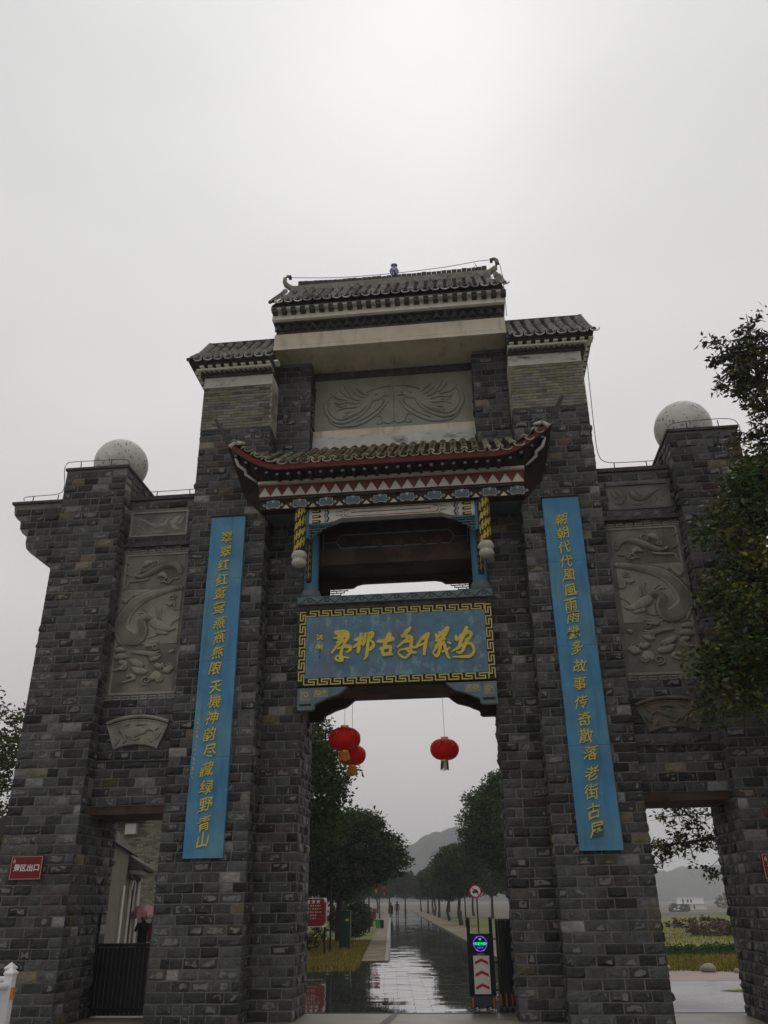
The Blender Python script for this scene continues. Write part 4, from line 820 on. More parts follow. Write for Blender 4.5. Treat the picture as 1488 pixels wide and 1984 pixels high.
k = MB(); line(k, [(-1.0, 9.455), (-.93, 9.49), (.93, 9.49), (1.0, 9.455)], .012, 15.56); line(k, [(-1.0, 9.355), (-.93, 9.32), (.93, 9.32), (1.0, 9.355)], .012, 15.56); line(k, [(-.85, 9.41), (.85, 9.41)], .02, 15.56, .004)
lbuild(k, 'painted_border', MT['redtri'])
# inner beams of the loft
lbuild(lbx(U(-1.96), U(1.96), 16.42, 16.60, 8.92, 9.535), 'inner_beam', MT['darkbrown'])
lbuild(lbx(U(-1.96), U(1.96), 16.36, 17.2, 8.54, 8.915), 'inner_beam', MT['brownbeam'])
k = MB(); line(k, [(-1.20, 8.95), (-1.32, 9.10), (-1.20, 9.27), (1.20, 9.27), (1.32, 9.10), (1.20, 8.95), (-1.20, 8.95)], .03, 16.42)
line(k, [(-1.6, 8.94), (-1.6, 9.3)], .02, 16.42, .008); line(k, [(1.6, 8.94), (1.6, 9.3)], .02, 16.42, .008); line(k, [(-1.6, 9.10), (-1.34, 9.10)], .015, 16.42, .009); line(k, [(1.6, 9.10), (1.34, 9.10)], .015, 16.42, .009)
lbuild(k, 'painted_border', MT['bluegrey'])
k = MB()
for x in (-.85, -.4, .1, .55, .9):
    k = MB(); cloud(k, x, 9.04, .14, 16.42); lbuild(k, 'painted_flower', MT['brownbeam'])
rb = [(-1.96, 9.53), (1.96, 9.53), (1.96, 8.30), (1.05, 8.31), (.96, 8.37), (.82, 8.40), (-.82, 8.40), (-.96, 8.37), (-1.05, 8.31), (-1.96, 8.30)]
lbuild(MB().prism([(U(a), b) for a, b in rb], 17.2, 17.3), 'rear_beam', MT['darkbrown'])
for s in (-1, 1):
    lbuild(lbx(*rbox(s * 1.56, s * 1.965), 17.1, 17.198, 7.645, 8.42), 'rear_post', MT['darkbrown'])
    lt = MB()
    for x0, x1, z0, z1 in ((1.16, 1.56, 8.245, 8.262), (1.16, 1.178, 8.25, 8.30), (1.24, 1.56, 8.195, 8.212), (1.24, 1.258, 8.20, 8.25), (1.34, 1.358, 8.25, 8.30), (1.32, 1.56, 8.145, 8.162), (1.32, 1.338, 8.15, 8.20), (1.42, 1.438, 8.20, 8.25), (1.40, 1.56, 8.095, 8.112), (1.40, 1.418, 8.10, 8.15), (1.50, 1.518, 8.15, 8.20), (1.48, 1.498, 8.0, 8.10), (1.48, 1.56, 8.04, 8.057), (1.48, 1.498, 8.25, 8.30)):
        lt.box(*rbox(s * x0, s * x1), 17.22 + x0 * .003, 17.25, z0, z1)
    lbuild(lt, 'lattice', MT['darkbrown'])
bpy.context.view_layer.update()

# ---- name board beam across the opening
beam = empty('name_beam', (U(0), 16.1, 5.76), 0, 'beam across the main opening with blue board 安義千年古村群 in a gold key border', 'name board')
def nb(mb, name, m, smooth=False):
    o = mb.build(name, m, None, smooth); o.parent = beam; o.matrix_parent_inverse = Matrix.Translation((-U(0), -16.1, -5.76)); return o
nb(MB().box(U(-1.965), U(1.965), 16.06, 17.3, 5.76, 7.48), 'beam_body', MT['brownbeam'])
nb(MB().box(U(-2.02), U(2.02), 15.84, 17.35, 7.485, 7.64), 'ledge', MT['bluegrey'])
nb(MB().box(U(-1.99), U(1.99), 15.95, 16.06, 5.79, 7.38), 'board_ground', MT['blackkey'])
nb(MB().box(U(-1.835), U(1.835), 15.938, 15.952, 5.945, 7.225), 'blue_board', MT['plaque'])
nb(MB().box(U(-2.0), U(2.0), 15.93, 16.06, 7.385, 7.48), 'dark_fillet', MT['darkcorn'])
k = MB()      # running scroll on the ledge
for i in range(11):
    x0 = -1.98 + i * .362
    pts = [(x0, 7.50), (x0 + .06, 7.52), (x0 + .12, 7.58), (x0 + .18, 7.615), (x0 + .25, 7.60), (x0 + .27, 7.56), (x0 + .23, 7.525), (x0 + .185, 7.54), (x0 + .18, 7.57), (x0 + .21, 7.58)]
    ribbon(k, [(a, b, .017) for a, b in pts], 15.84, .006, 'flat', sub=3, dx=XC)
    ribbon(k, [(a, b, .014) for a, b in ((x0 + .25, 7.60), (x0 + .31, 7.56), (x0 + .362, 7.51))], 15.84, .004, 'flat', sub=3, dx=XC)
nb(k, 'running_scroll', MT['blackkey'])
def key_band(p0, p1, side, n, name='key_border'):
    """one border strip from p0 to p1 (u,z); side = +1/-1 which way is outward"""
    k = MB(); dx_, dz_ = p1[0] - p0[0], p1[1] - p0[1]; L_ = math.hypot(dx_, dz_); tx, tz = dx_ / L_, dz_ / L_; nx, nz = -tz * side, tx * side
    u_ = L_ / n; H = .108; wdt = .024
    def seg(a, b, h):
        (ax, az), (bx_, bz_) = a, b
        X0, X1 = min(ax, bx_) - wdt / 2, max(ax, bx_) + wdt / 2; Z0, Z1 = min(az, bz_) - wdt / 2, max(az, bz_) + wdt / 2
        c = [(p0[0] + tx * X + nx * Z, p0[1] + tz * X + nz * Z) for X, Z in ((X0, Z0), (X1, Z0), (X1, Z1), (X0, Z1))]
        k.prism([(U(q[0]), q[1]) for q in c], 15.95 - h, 15.96)
    for i in range(n):
        o = i * u_; P = [(0, 0), (.74, 0), (.74, .5), (.30, .5), (.30, 1), (1.0, 1), (1.0, 0)]
        P = [(o + a * u_, b * H) for a, b in P]
        for j in range(len(P) - 1): seg(P[j], P[j + 1], .012 + .0012 * (j % 2) + .0004 * (i % 2))
    return fix_normals(nb(k, name, MT['yellowkey']))
key_band((-1.84, 5.815), (1.84, 5.815), 1, 14); key_band((-1.84, 7.25), (1.84, 7.25), 1, 14)
key_band((-1.86, 5.83), (-1.86, 7.34), 1, 6); key_band((1.965, 5.83), (1.965, 7.34), 1, 6)
for nm in ('qun', 'cun', 'gu', 'nian', 'qian', 'yi', 'an', 'shen', 'peng'):
    k = MB()
    for j, st in enumerate(TITLE_CHARS[nm]):
        big_ = nm not in ('shen', 'peng')
        ribbon(k, [(a, b, w_ * (1.42 if big_ else 1.15)) for a, b, w_ in st], 15.938, (.030 if big_ else .014) + .0013 * j, 'flat', sub=5, grow=.0035, dx=XC)
    fix_normals(nb(k, 'character', MT['gold']))
for zz in (6.47, 6.36):     # two faded seals
    k = MB()
    for q in range(4): k.box(U(-1.565 + .022 * (q % 2)), U(-1.549 + .022 * (q % 2)), 15.934, 15.94, zz + .03 * (q // 2), zz + .03 * (q // 2) + .022)
    k.box(U(-1.572), U(-1.52), 15.934, 15.94, zz - .012, zz - .006)
    nb(k, 'seal', MT['redtri'])
for s in (-1, 1):
    for yb_, m_ in ((15.95, 'bluegrey'), (17.10, 'darkbrown')):  # rear brackets coloured darker to stand in for their shade
        P = [(1.98, 5.755), (.98, 5.755), (1.12, 5.64), (1.18, 5.60), (1.29, 5.57), (1.42, 5.53), (1.52, 5.48), (1.60, 5.45), (1.64, 5.42), (1.64, 5.35), (1.69, 5.315), (1.98, 5.315)]
        bo = fix_normals(nb(MB().prism([(U(s * a), b) for a, b in P], yb_, yb_ + .14), 'bracket', MT[m_]))
        if yb_ < 16:
            for x0, x1, z0, z1 in ((1.72, 1.93, 5.50, 5.71), (1.36, 1.66, 5.56, 5.71)):
                o = MB().box(*rbox(s * x0, s * x1), yb_ - .004, yb_ + .01, z0, z1).build('bracket_panel', MT['relief'], bo); o.matrix_parent_inverse = Matrix.Identity(4)
            k = MB()
            for cx_, cz_, r_ in ((1.82, 5.61, .07), (1.56, 5.64, .06), (1.44, 5.66, .04)):
                ribbon(k, [(s * (cx_ + r_ * (1 - .8 * t / 8) * math.cos(t * .9)), cz_ + r_ * (1 - .8 * t / 8) * math.sin(t * .9), .014) for t in range(9)], yb_ - .004, .008, 'flat', sub=2, dx=XC)
            k.build('bracket_scroll', MT['yellowkey'], bo)
            MB().box(*rbox(s * 1.70, s * 1.94), yb_ - .006, yb_ + .01, 5.395, 5.44).build('bracket_slot', MT['blackkey'], bo)

# ---- couplet boards
def couplet(s, text, pos, label):
    t = empty('couplet_board', (U(s * 3.565), 15.66, 2.63), 0, label, 'board', 'blue couplet boards on the main piers')
    def q(mb, name, m): o = mb.build(name, m, None); o.parent = t; o.matrix_parent_inverse = Matrix.Translation((-U(s * 3.565), -15.66, -2.63)); return o
    a, b = rbox(s * 3.19, s * 3.94)
    zs = [2.63, 4.42, 6.30, 8.06, 9.50]
    for i_, (z0, z1) in enumerate(zip(zs[:-1], zs[1:])):
        q(MB().box(a + .003 * (i_ % 2), b - .002 * (i_ % 3), 15.60 + .0008 * (i_ % 2), 15.72, z0 + .002, z1 - .002), 'board_panel', MT['couplet'])
    q(MB().box(a - .01, b + .01, 15.58, 15.72, 9.502, 9.53), 'board_cap', MT['black'])
    for i, (ch, (pu, pz)) in enumerate(zip(text, pos)):
        me = glyph(ch, .262, .032, .004, .022, seed=i + 31 * (s + 1), shear=.12)
        o = put(me, 'character', MT['gold'], t, (0, 0, 0)); o.location = (pu - s * 3.565 + rnd.uniform(-.01, .01), -.06, pz - 2.63); o.scale = (1.0, 1, 1.04); o.rotation_euler = (0, rnd.uniform(-.10, .06), 0)
    return t
cl = couplet(-1, '翠翠红红莺莺燕燕無限天機神韵尽藏绿野青山', CHAR_L, 'tall blue board with gold writing on the left main pier, starting 翠翠红红')
couplet(1, '朝朝代代風風雨雨幾多故事传奇散落老街古屋', CHAR_R, 'tall blue board with gold writing on the right main pier, starting 朝朝代代')
for i in range(14):
    sg_ = MB(); z = 5.15 - i * .085; x = -3.86 + rnd.uniform(-.01, .01) - .002 * i; x0 = x; z0 = z
    P_ = [(x + rnd.uniform(-.03, .03), z + rnd.uniform(-.03, .03), .011) for _ in range(5)]
    ribbon(sg_, P_, 15.60, .004, 'flat', sub=2, dx=XC)
    o = sg_.build('signature_character', MT['yellowkey'], None); o.parent = cl; o.matrix_parent_inverse = Matrix.Translation((-U(-3.565), -15.66, -2.63))

# ---- balls on the towers
for s, lb in ((-1, 'large peeling white ball on top of the left tower'), (1, 'large peeling white ball on top of the right tower beside the tree')):
    t = empty('stone_ball', (U(s * 6.60), 16.45, 10.90), 0, lb, 'ball', 'white balls on the side towers')
    MB().lathe([(.63 * math.cos(a), .56 + .63 * math.sin(a)) for a in [-1.08 + (1.57 + 1.08) * i / 26 for i in range(26)]], 0, 0, 40).build('ball', MT['sphere'], t, smooth=True)
    MB().lathe([(.40, 0), (.42, .03), (.36, .06)], 0, 0, 24).build('ball_collar', MT['whitetrim'], t)

# ---- lightning wires
def wire(pts, posts, label):
    t = empty('lightning_wire', pts[0], 0, label, 'wire', 'lightning conductor wires on the gateway tops')
    inv = Matrix.Translation(-Vector(pts[0]))
    a = MB().tube([tuple(q) for q in catmull(pts, 3)], .0085, 5).build('wire_run', MT['wire'], t); a.matrix_parent_inverse = inv
    for p in posts:
        b = MB().tube([p, (p[0] + rnd.uniform(-.02, .02), p[1], p[2] + .17)], .012, 5).build('wire_post', MT['wire'], t); b.matrix_parent_inverse = inv
W = lambda u, y, z: (U(u), y, z)
wire([W(-8.55, 15.9, 10.36), W(-8.58, 15.9, 10.42), W(-8.45, 15.9, 10.46), W(-7.9, 15.9, 10.47), W(-7.62, 15.8, 10.47), W(-7.5, 15.65, 10.58), W(-7.5, 15.55, 10.85), W(-7.47, 15.52, 11.04), W(-7.3, 15.52, 11.09), W(-6.7, 15.52, 11.08), W(-6.1, 15.52, 11.07), W(-6.0, 15.6, 11.0), W(-5.98, 15.7, 10.7)], [W(-8.35, 15.9, 10.29), W(-7.75, 15.9, 10.29), W(-7.1, 15.52, 10.90), W(-6.4, 15.52, 10.90)], 'thin metal wire on short posts over the left tower and its bracket')
wire([W(-5.9, 15.95, 10.42), W(-5.2, 15.95, 10.41), W(-4.45, 15.95, 10.42)], [W(-4.62, 15.95, 10.25), W(-5.4, 15.95, 10.25)], 'thin metal wire above the left wing wall')
wire([W(4.55, 15.7, 12.9), W(4.52, 15.7, 12.0), W(4.50, 15.75, 11.0), W(4.55, 15.9, 10.6), W(4.72, 15.95, 10.45), W(5.2, 15.95, 10.42), W(5.9, 15.95, 10.42)], [W(4.85, 15.95, 10.25), W(5.55, 15.95, 10.25)], 'thin metal wire running down the right main pier and along the right wing wall')
wire([W(5.98, 15.6, 10.7), W(6.0, 15.55, 10.95), W(6.1, 15.52, 11.06), W(6.6, 15.52, 11.10), W(7.3, 15.52, 11.09), W(7.48, 15.55, 10.9), W(7.55, 15.7, 10.5), W(8.3, 15.9, 10.46)], [W(6.4, 15.52, 10.90), W(7.05, 15.52, 10.90), W(7.9, 15.9, 10.29)], 'thin metal wire over the right tower in front of the ball')
wire([W(-2.7, 16.42, 16.84), W(-1.4, 16.42, 16.70), W(0, 16.42, 16.68), W(1.4, 16.42, 16.74), W(2.66, 16.42, 16.86), W(2.88, 16.42, 16.5), W(2.90, 16.3, 15.6), W(2.86, 15.9, 14.6)], [], 'hair-thin wire along the top roof ridge from horn to horn')

# ---- exit signs
def exit_sign(x0, z0, label):
    t = empty('exit_sign', (x0, 15.45, z0), 0, label, 'sign', 'red exit signs on the towers')
    MB().box(0, .62, -.03, 0, 0, .40).build('sign_plate', MT['signred'], t)
    k = MB()
    for a, b, c, d in ((.02, .60, .385, .389), (.02, .60, .011, .015), (.02, .024, .015, .385), (.596, .60, .015, .385)): k.box(a, b, -.034, -.03, c, d)
    k.build('sign_outline', MT['signwhite'], t)
    for i, ch in enumerate('景区出口'):
        put(glyph(ch, .125, 0, .02, .006), 'character', MT['signwhite'], t, (.135 + i * .125, -.03, .20))
    k = MB(); 
    for a, b in (((.05, .30), (.07, .35)), ((.07, .35), (.09, .31)), ((.06, .31), (.06, .28)), ((.08, .32), (.085, .28))): k.tube([(a[0], -.033, a[1]), (b[0], -.033, b[1])], .004, 4)
    k.build('sign_logo', MT['signwhite'], t)
exit_sign(-8.54, 2.32, 'red sign 景区出口 on the left tower')
exit_sign(4.73, 2.13, 'red sign 景区出口 on the right tower, cut off by the photo edge')

# ---- lanterns
def lantern(x, y, z, r, top, label, fringe='fringe', short=False, tilt=0.):
    t = empty('red_lantern', (x, y, z), 0, label, 'lantern', 'red lanterns hanging in the main opening')
    t.rotation_euler = (0, tilt, 0)
    prof = [(r * (.25 + .75 * math.sin(math.pi * i / 14) ** .95) if 0 < i < 14 else r * .25, -r * .72 * math.cos(math.pi * i / 14)) for i in range(15)]
    MB().lathe(prof, 0, 0, 72, lobes=24, amp=.08).build('lantern_body', MT['lantern'], t, smooth=True)
    for sz in (-1, 1): MB().lathe([(r * .27, sz * r * .70), (r * .27, sz * r * .86), (r * .25, sz * r * .861)], 0, 0, 20).build('lantern_collar', MT['lgold'], t)
    k = MB(); 
    for i in range(12):
        a = 2 * math.pi * i / 12 + .13; R1 = r * 1.0
        pts = [(q[0] * 1.035 * math.cos(a), q[0] * 1.035 * math.sin(a), q[1]) for q in prof[8:11]]; k.tube(pts, .006, 4)
    k.build('gold_stripe', MT['lgold'], t)
    k = MB(); n = 22; lf = r * (.58 if not short else .6)
    for i in range(n):
        a = 2 * math.pi * i / n; rr = r * .25; sp2 = 1.35 if not short else 1.15; j = rnd.uniform(.8, 1.05)
        k.tube([(rr * math.cos(a), rr * math.sin(a), -r * .85), (rr * sp2 * math.cos(a), rr * sp2 * math.sin(a), -r * .85 - lf * j)], .006 if short else .021, 4)
    k.build('tassel', MT[fringe], t)
    k = MB().tube([(0, 0, r * .85), (-(top - z) * math.tan(tilt), 0, top - z)], .004, 4).build('cord', MT['wire'], t)
lantern(-2.57, 16.8, 4.88, .315, 5.76, 'front left red lantern with orange fringe hanging under the name board')
lantern(-2.47, 17.2, 4.62, .275, 5.76, 'red lantern half hidden behind the front left lantern')
lantern(-.555, 17.2, 4.68, .285, 5.76, 'red lantern with thin grey fringe hanging alone on the right of the opening', 'fringegrey', True, .04)
print('gateway', round(time.time() - T0, 1))
# ================================================================ GROUND
def sheet(name, x0, x1, y0, y1, z, m, t=.0):
    o = MB().add([(x0, y0, z), (x1, y0, z), (x1, y1, z), (x0, y1, z)], [(0, 1, 2, 3)]).build(name, m); o['kind'] = 'structure'; return o
def smooth(x): x = min(1, max(0, x)); return x * x * (3 - 2 * x)
def terr(x, y): return -.05 - 3.45 * smooth((y - 70) / 320) * smooth((x - 6 - .03 * y) / 25)
def grassmat():
    m = mat('grass_and_fallen_leaves', (.11, .15, .04), .9, .3, 2.5, hue=((.20, .145, .035), .4, .8), dirt=((.05, .07, .02), .7, .35, None, .48, .6), dirt2=((.16, .13, .05), .5, .06, None, .45, .6), bump=.5, bscale=8); return m
MT['grass'] = grassmat()
xs = sorted(set(list(np.linspace(-60, 60, 41)) + list(np.linspace(60, 300, 25)) + list(np.linspace(-300, -60, 9)) + [-1500, -800, 500, 800, 1500]))
ys = sorted(set([-300, -100, -20] + list(np.linspace(0, 120, 31)) + list(np.linspace(120, 450, 30)) + [520, 600, 700, 900, 1200, 1700]))
mb = MB(); mb.v = [(x, y, terr(x, y)) for y in ys for x in xs]; nx = len(xs); mb.t = [(1, 1, 1)] * len(mb.v)
mb.f = [(j * nx + i, j * nx + i + 1, (j + 1) * nx + i + 1, (j + 1) * nx + i) for j in range(len(ys) - 1) for i in range(nx - 1)]
o = mb.build('ground', MT['grass'], smooth=True); o['kind'] = 'structure'
MT['hazegrey'] = mat('haze_grey_ground', (.105, .098, .082), .95, .3, .08, hue=((.13, .11, .07), .03, .8)); o.data.materials.append(MT['hazegrey'])  # far ground coloured grey-brown to stand in for haze
for p in o.data.polygons:
    c_ = p.center
    if c_.y > 96 + .4 * max(0, c_.x) or c_.y < -20: p.material_index = 1
# wet concrete forecourt
def wet(name, col, r0, r1, sc, var=.2, joints=None, spec=.5, dirt=None, ior=1.5, coat=0.):
    m = mat(name, col, .4, var, sc, dirt=dirt); nt = m.node_tree; nodes = nt.nodes; L = nt.links.new; bs = nodes['Principled BSDF']
    tc = nodes.new('ShaderNodeTexCoord'); n = nodes.new('ShaderNodeTexNoise'); n.inputs['Scale'].default_value = sc * .6; n.inputs['Detail'].default_value = 5
    mr = nodes.new('ShaderNodeMapRange'); mr.inputs['From Min'].default_value = .38; mr.inputs['From Max'].default_value = .62; mr.inputs['To Min'].default_value = r0; mr.inputs['To Max'].default_value = r1
    L(tc.outputs['Object'], n.inputs['Vector']); L(n.outputs['Fac'], mr.inputs['Value']); L(mr.outputs[0], bs.inputs['Roughness'])
    n2 = nodes.new('ShaderNodeTexNoise'); n2.inputs['Scale'].default_value = 14; n2.inputs['Detail'].default_value = 3
    b = nodes.new('ShaderNodeBump'); b.inputs['Strength'].default_value = .05; b.inputs['Distance'].default_value = .01
    L(tc.outputs['Object'], n2.inputs['Vector']); L(n2.outputs['Fac'], b.inputs['Height']); L(b.outputs[0], bs.inputs['Normal'])
    bs.inputs['Specular IOR Level'].default_value = min(1, spec); bs.inputs['IOR'].default_value = ior
    if coat: bs.inputs['Coat Weight'].default_value = coat; bs.inputs['Coat Roughness'].default_value = .03; bs.inputs['Coat IOR'].default_value = 1.5
    return m
MT['wetcon'] = wet('damp_concrete', (.165, .15, .12), .3, .55, .8, .2, dirt=((.09, .075, .06), .55, 1.3, None, .55, .68))
MT['slab'] = wet('wet_stone_slab', (.10, .095, .085), .012, .05, 1.2, .3, spec=.5, ior=2.2, coat=1.)
MT['wetblue'] = wet('wet_smooth_concrete', (.16, .16, .165), .18, .4, .5, .2)
MT['joint'] = mat('wet_joint', (.02, .02, .018), .3, .2, 4)
o = MB().box(-40, 40, -30, 17.52, -.3, 0).build('forecourt', MT['wetcon']); o['kind'] = 'structure'
MB().box(-12.5, 14, 17.52, 17.60, -.3, .006).build('gate_track', MT['black'], o)
st_ = MB().add([(-1.9, 15.2, .004), (-1.7, 15.2, .004), (-1.62, 17.5, .004), (-1.74, 17.5, .004)], [(0, 1, 2, 3)]).build('dark_floor_stain', MT['joint'], o)
# road of stone slabs, each lying at a very slightly different angle
def kx(y): return -3.25 - .0993 * (y - 31.6)       # left kerb line
def rx(y): return .54 - .0985 * (y - 31.6)
road = MB().add([(-12, 17.6, -.03), (9.6, 17.6, -.03), (9.6, 23.6, -.03), (4.0, 31.7, -.03), (-5.6, 31.7, -.03), (-5.9, 28.6, -.03), (-12, 28.2, -.03)], [(0, 1, 2, 3, 4, 5, 6)]).build('road', MT['joint']); road['kind'] = 'structure'
ln = MB(); ln.add([(kx(31.7) - .02, 31.7, -.032), (rx(31.7), 31.7, -.032), (rx(170), 170, -.032), (kx(170), 170, -.032)], [(0, 1, 2, 3)]); ln.build('lane', MT['joint'], road)
slabs = []
def slab(y, yl, a, b):
    sh = lambda yy: -.0993 * (yy - 17.6)
    j = .005
    t1, t2 = rnd.gauss(0, .003), rnd.gauss(0, .0036); z = -.012 + rnd.uniform(-.0015, .0015)
    hx, hy = (b - a) / 2, yl / 2
    vs = []
    for (x_, y_) in ((a + j, y + j), (b - j, y + j), (b - j, y + yl - j), (a + j, y + yl - j)):
        fx = 1 if x_ > (a + b) / 2 else -1; fy = 1 if y_ > y + hy else -1
        vs.append((x_ + sh(y_), y_, z + fx * t1 * hx + fy * t2 * hy))
    vs += [(v[0], v[1], -.05) for v in vs]
    return vs, [(0, 1, 2, 3), (0, 4, 5, 1), (1, 5, 6, 2), (2, 6, 7, 3), (3, 7, 4, 0)]
y = 17.62; row = 0; rest = MB(); cnt = 0
while y < 168:
    yl = .34 if y < 60 else (.68 if y < 100 else 1.36)
    if y < 28.3: x0, x1 = -11.2, 4.0
    elif y < 31.6: x0, x1 = -4.15 + .4, 4.2
    else: x0, x1 = kx(y) + .0993 * (y - 17.6) + .05, rx(y) + .0993 * (y - 17.6) - .02
    w_ = .66 if y < 60 else 1.2
    a = x0 - (w_ * .5 if row % 2 else 0)
    while a < x1 - .02:
        A, B = max(a, x0), min(a + w_, x1)
        if B - A > .05:
            if 17.52 < y + yl / 2 < 28.3 and A - .0993 * (y - 17.6) > 4.3 and y > 21.3: a += w_; continue
            vs, fs = slab(y, yl, A, B)
            cx = (vs[0][0] + vs[1][0]) / 2; pj = project((cx, y + .17, 0)); vis = 588 < pj[0] < 925
            if vis and cnt < 300:
                m_ = MB(); m_.v = vs; m_.f = fs; m_.t = [(1, 1, 1)] * 8; m_.build('slab', MT['slab'], road); cnt += 1
            else:
                n = len(rest.v); rest.v += vs; rest.t += [(1, 1, 1)] * 8; rest.f += [tuple(n + q for q in f) for f in fs]
        a += w_
    y += yl; row += 1
rest.build('slab_paving', MT['slab'], road, kind='stuff')
# left footpath with kerb, right footpath
MT['pathpave'] = wet('yellowish_path_paving', (.115, .088, .045), .6, .9, 1.5, .25)
lp = MB(); lp.add([(kx(31.68) - .95, 31.68, -.25), (kx(31.68) - .16, 31.68, -.25), (kx(165) - .16, 165, -.25), (kx(165) - 1.1, 165, -.25), (kx(31.68) - .95, 31.68, .02), (kx(31.68) - .16, 31.68, .02), (kx(165) - .16, 165, .02), (kx(165) - 1.1, 165, .02)], [(4, 5, 6, 7), (0, 1, 5, 4), (1, 2, 6, 5), (3, 0, 4, 7)])
o = lp.build('footpath', MT['pathpave']); o['kind'] = 'structure'
yy = 31.68
n_ = 0
while yy < 110:
    l_ = 1.0 if yy < 70 else 4.
    k = MB(); x0, x1 = kx(yy), kx(yy + l_); k.add([(x0 - .15, yy + .006, -.2), (x0, yy + .006, -.2), (x1, yy + l_ - .006, -.2), (x1 - .15, yy + l_ - .006, -.2), (x0 - .15, yy + .006, .035), (x0, yy + .006, .035), (x1, yy + l_ - .006, .035), (x1 - .15, yy + l_ - .006, .035)], [(4, 5, 6, 7), (0, 1, 5, 4), (1, 2, 6, 5), (2, 3, 7, 6), (3, 0, 4, 7)])
    k.build('kerb_stone', MT['concrete'], o); yy += l_
k = MB(); k.add([(rx(31.7) + .02, 31.7, .05), (rx(31.7) + 1.6, 31.7, .05), (rx(165) + 1.6, 165, .05), (rx(165) + .02, 165, .05), (rx(31.7) + .02, 31.7, -.2), (rx(165) + .02, 165, -.2), (rx(31.7) + 1.6, 31.7, -.2)], [(0, 1, 2, 3), (0, 3, 5, 4), (0, 4, 6, 1)])
o = k.build('footpath', MT['pathpave']); o['kind'] = 'structure'
# side yard behind the right door
o = MB().add([(2.6, 17.6, -.008), (16, 17.6, -.008), (16, 23.9, -.008), (2.2, 23.9, -.008)], [(0, 1, 2, 3)]).build('yard', MT['wetblue']); o['kind'] = 'structure'
o = MB().add([(2.2, 23.9, -.006), (18, 23.9, -.006), (18, 25.6, -.006), (7.2, 26.3, -.006), (4.6, 27.7, -.006), (3.2, 27.9, -.006)], [(0, 1, 2, 3, 4, 5)]).build('pink_path', MT['pinkpave']); o['kind'] = 'structure'
o = MB().add([(5.15, 21.5, .0), (6.2, 20.7, .0), (7.6, 20.8, .0), (7.4, 21.9, .0), (6.2, 22.0, .0)], [(0, 1, 2, 3, 4)]).build('grass_patch', MT['grass']); o['kind'] = 'structure'
for i, (x, y, r, lb) in enumerate(((6.15, 26.55, .17, 'pale rounded boulder at the edge of the pink path, largest of three'), (5.15, 27.25, .11, 'flat pale stone at the left end of the grass edge'), (6.85, 26.3, .08, 'small pale stone to the right of the boulder'))):
    import bmesh
    b = bmesh.new(); bmesh.ops.create_icosphere(b, subdivisions=3, radius=r)
    for v in b.verts:
        k = 1 + .12 * math.sin(v.co.x * 9 / r * .3 + i) + .1 * math.sin(v.co.y * 7 / r * .4 + 2 * i) + rnd.uniform(-.02, .02); v.co = Vector((v.co.x * 1.25 * k, v.co.y * k, v.co.z * .8 * k))
    me = bpy.data.meshes.new('boulder'); b.to_mesh(me); b.free(); me.materials.append(MT['boulder'] if 'boulder' in MT else MT.setdefault('boulder', mat('pale_boulder', (.30, .27, .20), .8, .2, 6, bump=.4)))
    me.polygons.foreach_set('use_smooth', [True] * len(me.polygons))
    q = bpy.data.objects.new('boulder', me); COL.objects.link(q); q.location = (x, y, r * .4); tag(q, lb, 'boulder', 'stones by the path')

# ---- hills
HP = [(-520, 12), (-300, 16), (-170, 22), (-120, 28), (-92, 38), (-71, 50), (-44, 63), (-22, 69), (0, 67), (40, 55), (90, 38), (183, 24), (238, 29), (320, 33), (420, 22), (600, 12)]
hx = [p[0] for p in HP]; hz = [p[1] for p in HP]
HS = .62
gx = np.linspace(-520, 600, 281); gy = np.linspace(720, 1080, 15)
mb = MB(); pr_ = np.random.RandomState(3); sm = np.convolve(pr_.randn(400), np.ones(3) / 3, 'same')
for j, y in enumerate(gy):
    b_ = math.sin(math.pi * min(1, max(0, (y - 720) / 360))) ** .8 if 720 < y < 1080 else 0
    for i, x in enumerate(gx):
        HS = 1. + .45 * smooth((x - 50) / 110)
        mb.v.append((x * HS, y * HS, 1.9 + (-8 + (np.interp(x, hx, hz) + 8 + .9 * pr_.randn() + 1.2 * sm[i]) * b_ - 1.9) * HS))
mb.t = [(1, 1, 1)] * len(mb.v); n = len(gx)
mb.f = [(j * n + i, j * n + i + 1, (j + 1) * n + i + 1, (j + 1) * n + i) for j in range(len(gy) - 1) for i in range(n - 1)]
o = mb.build('hills', MT['hill']); o['kind'] = 'structure'

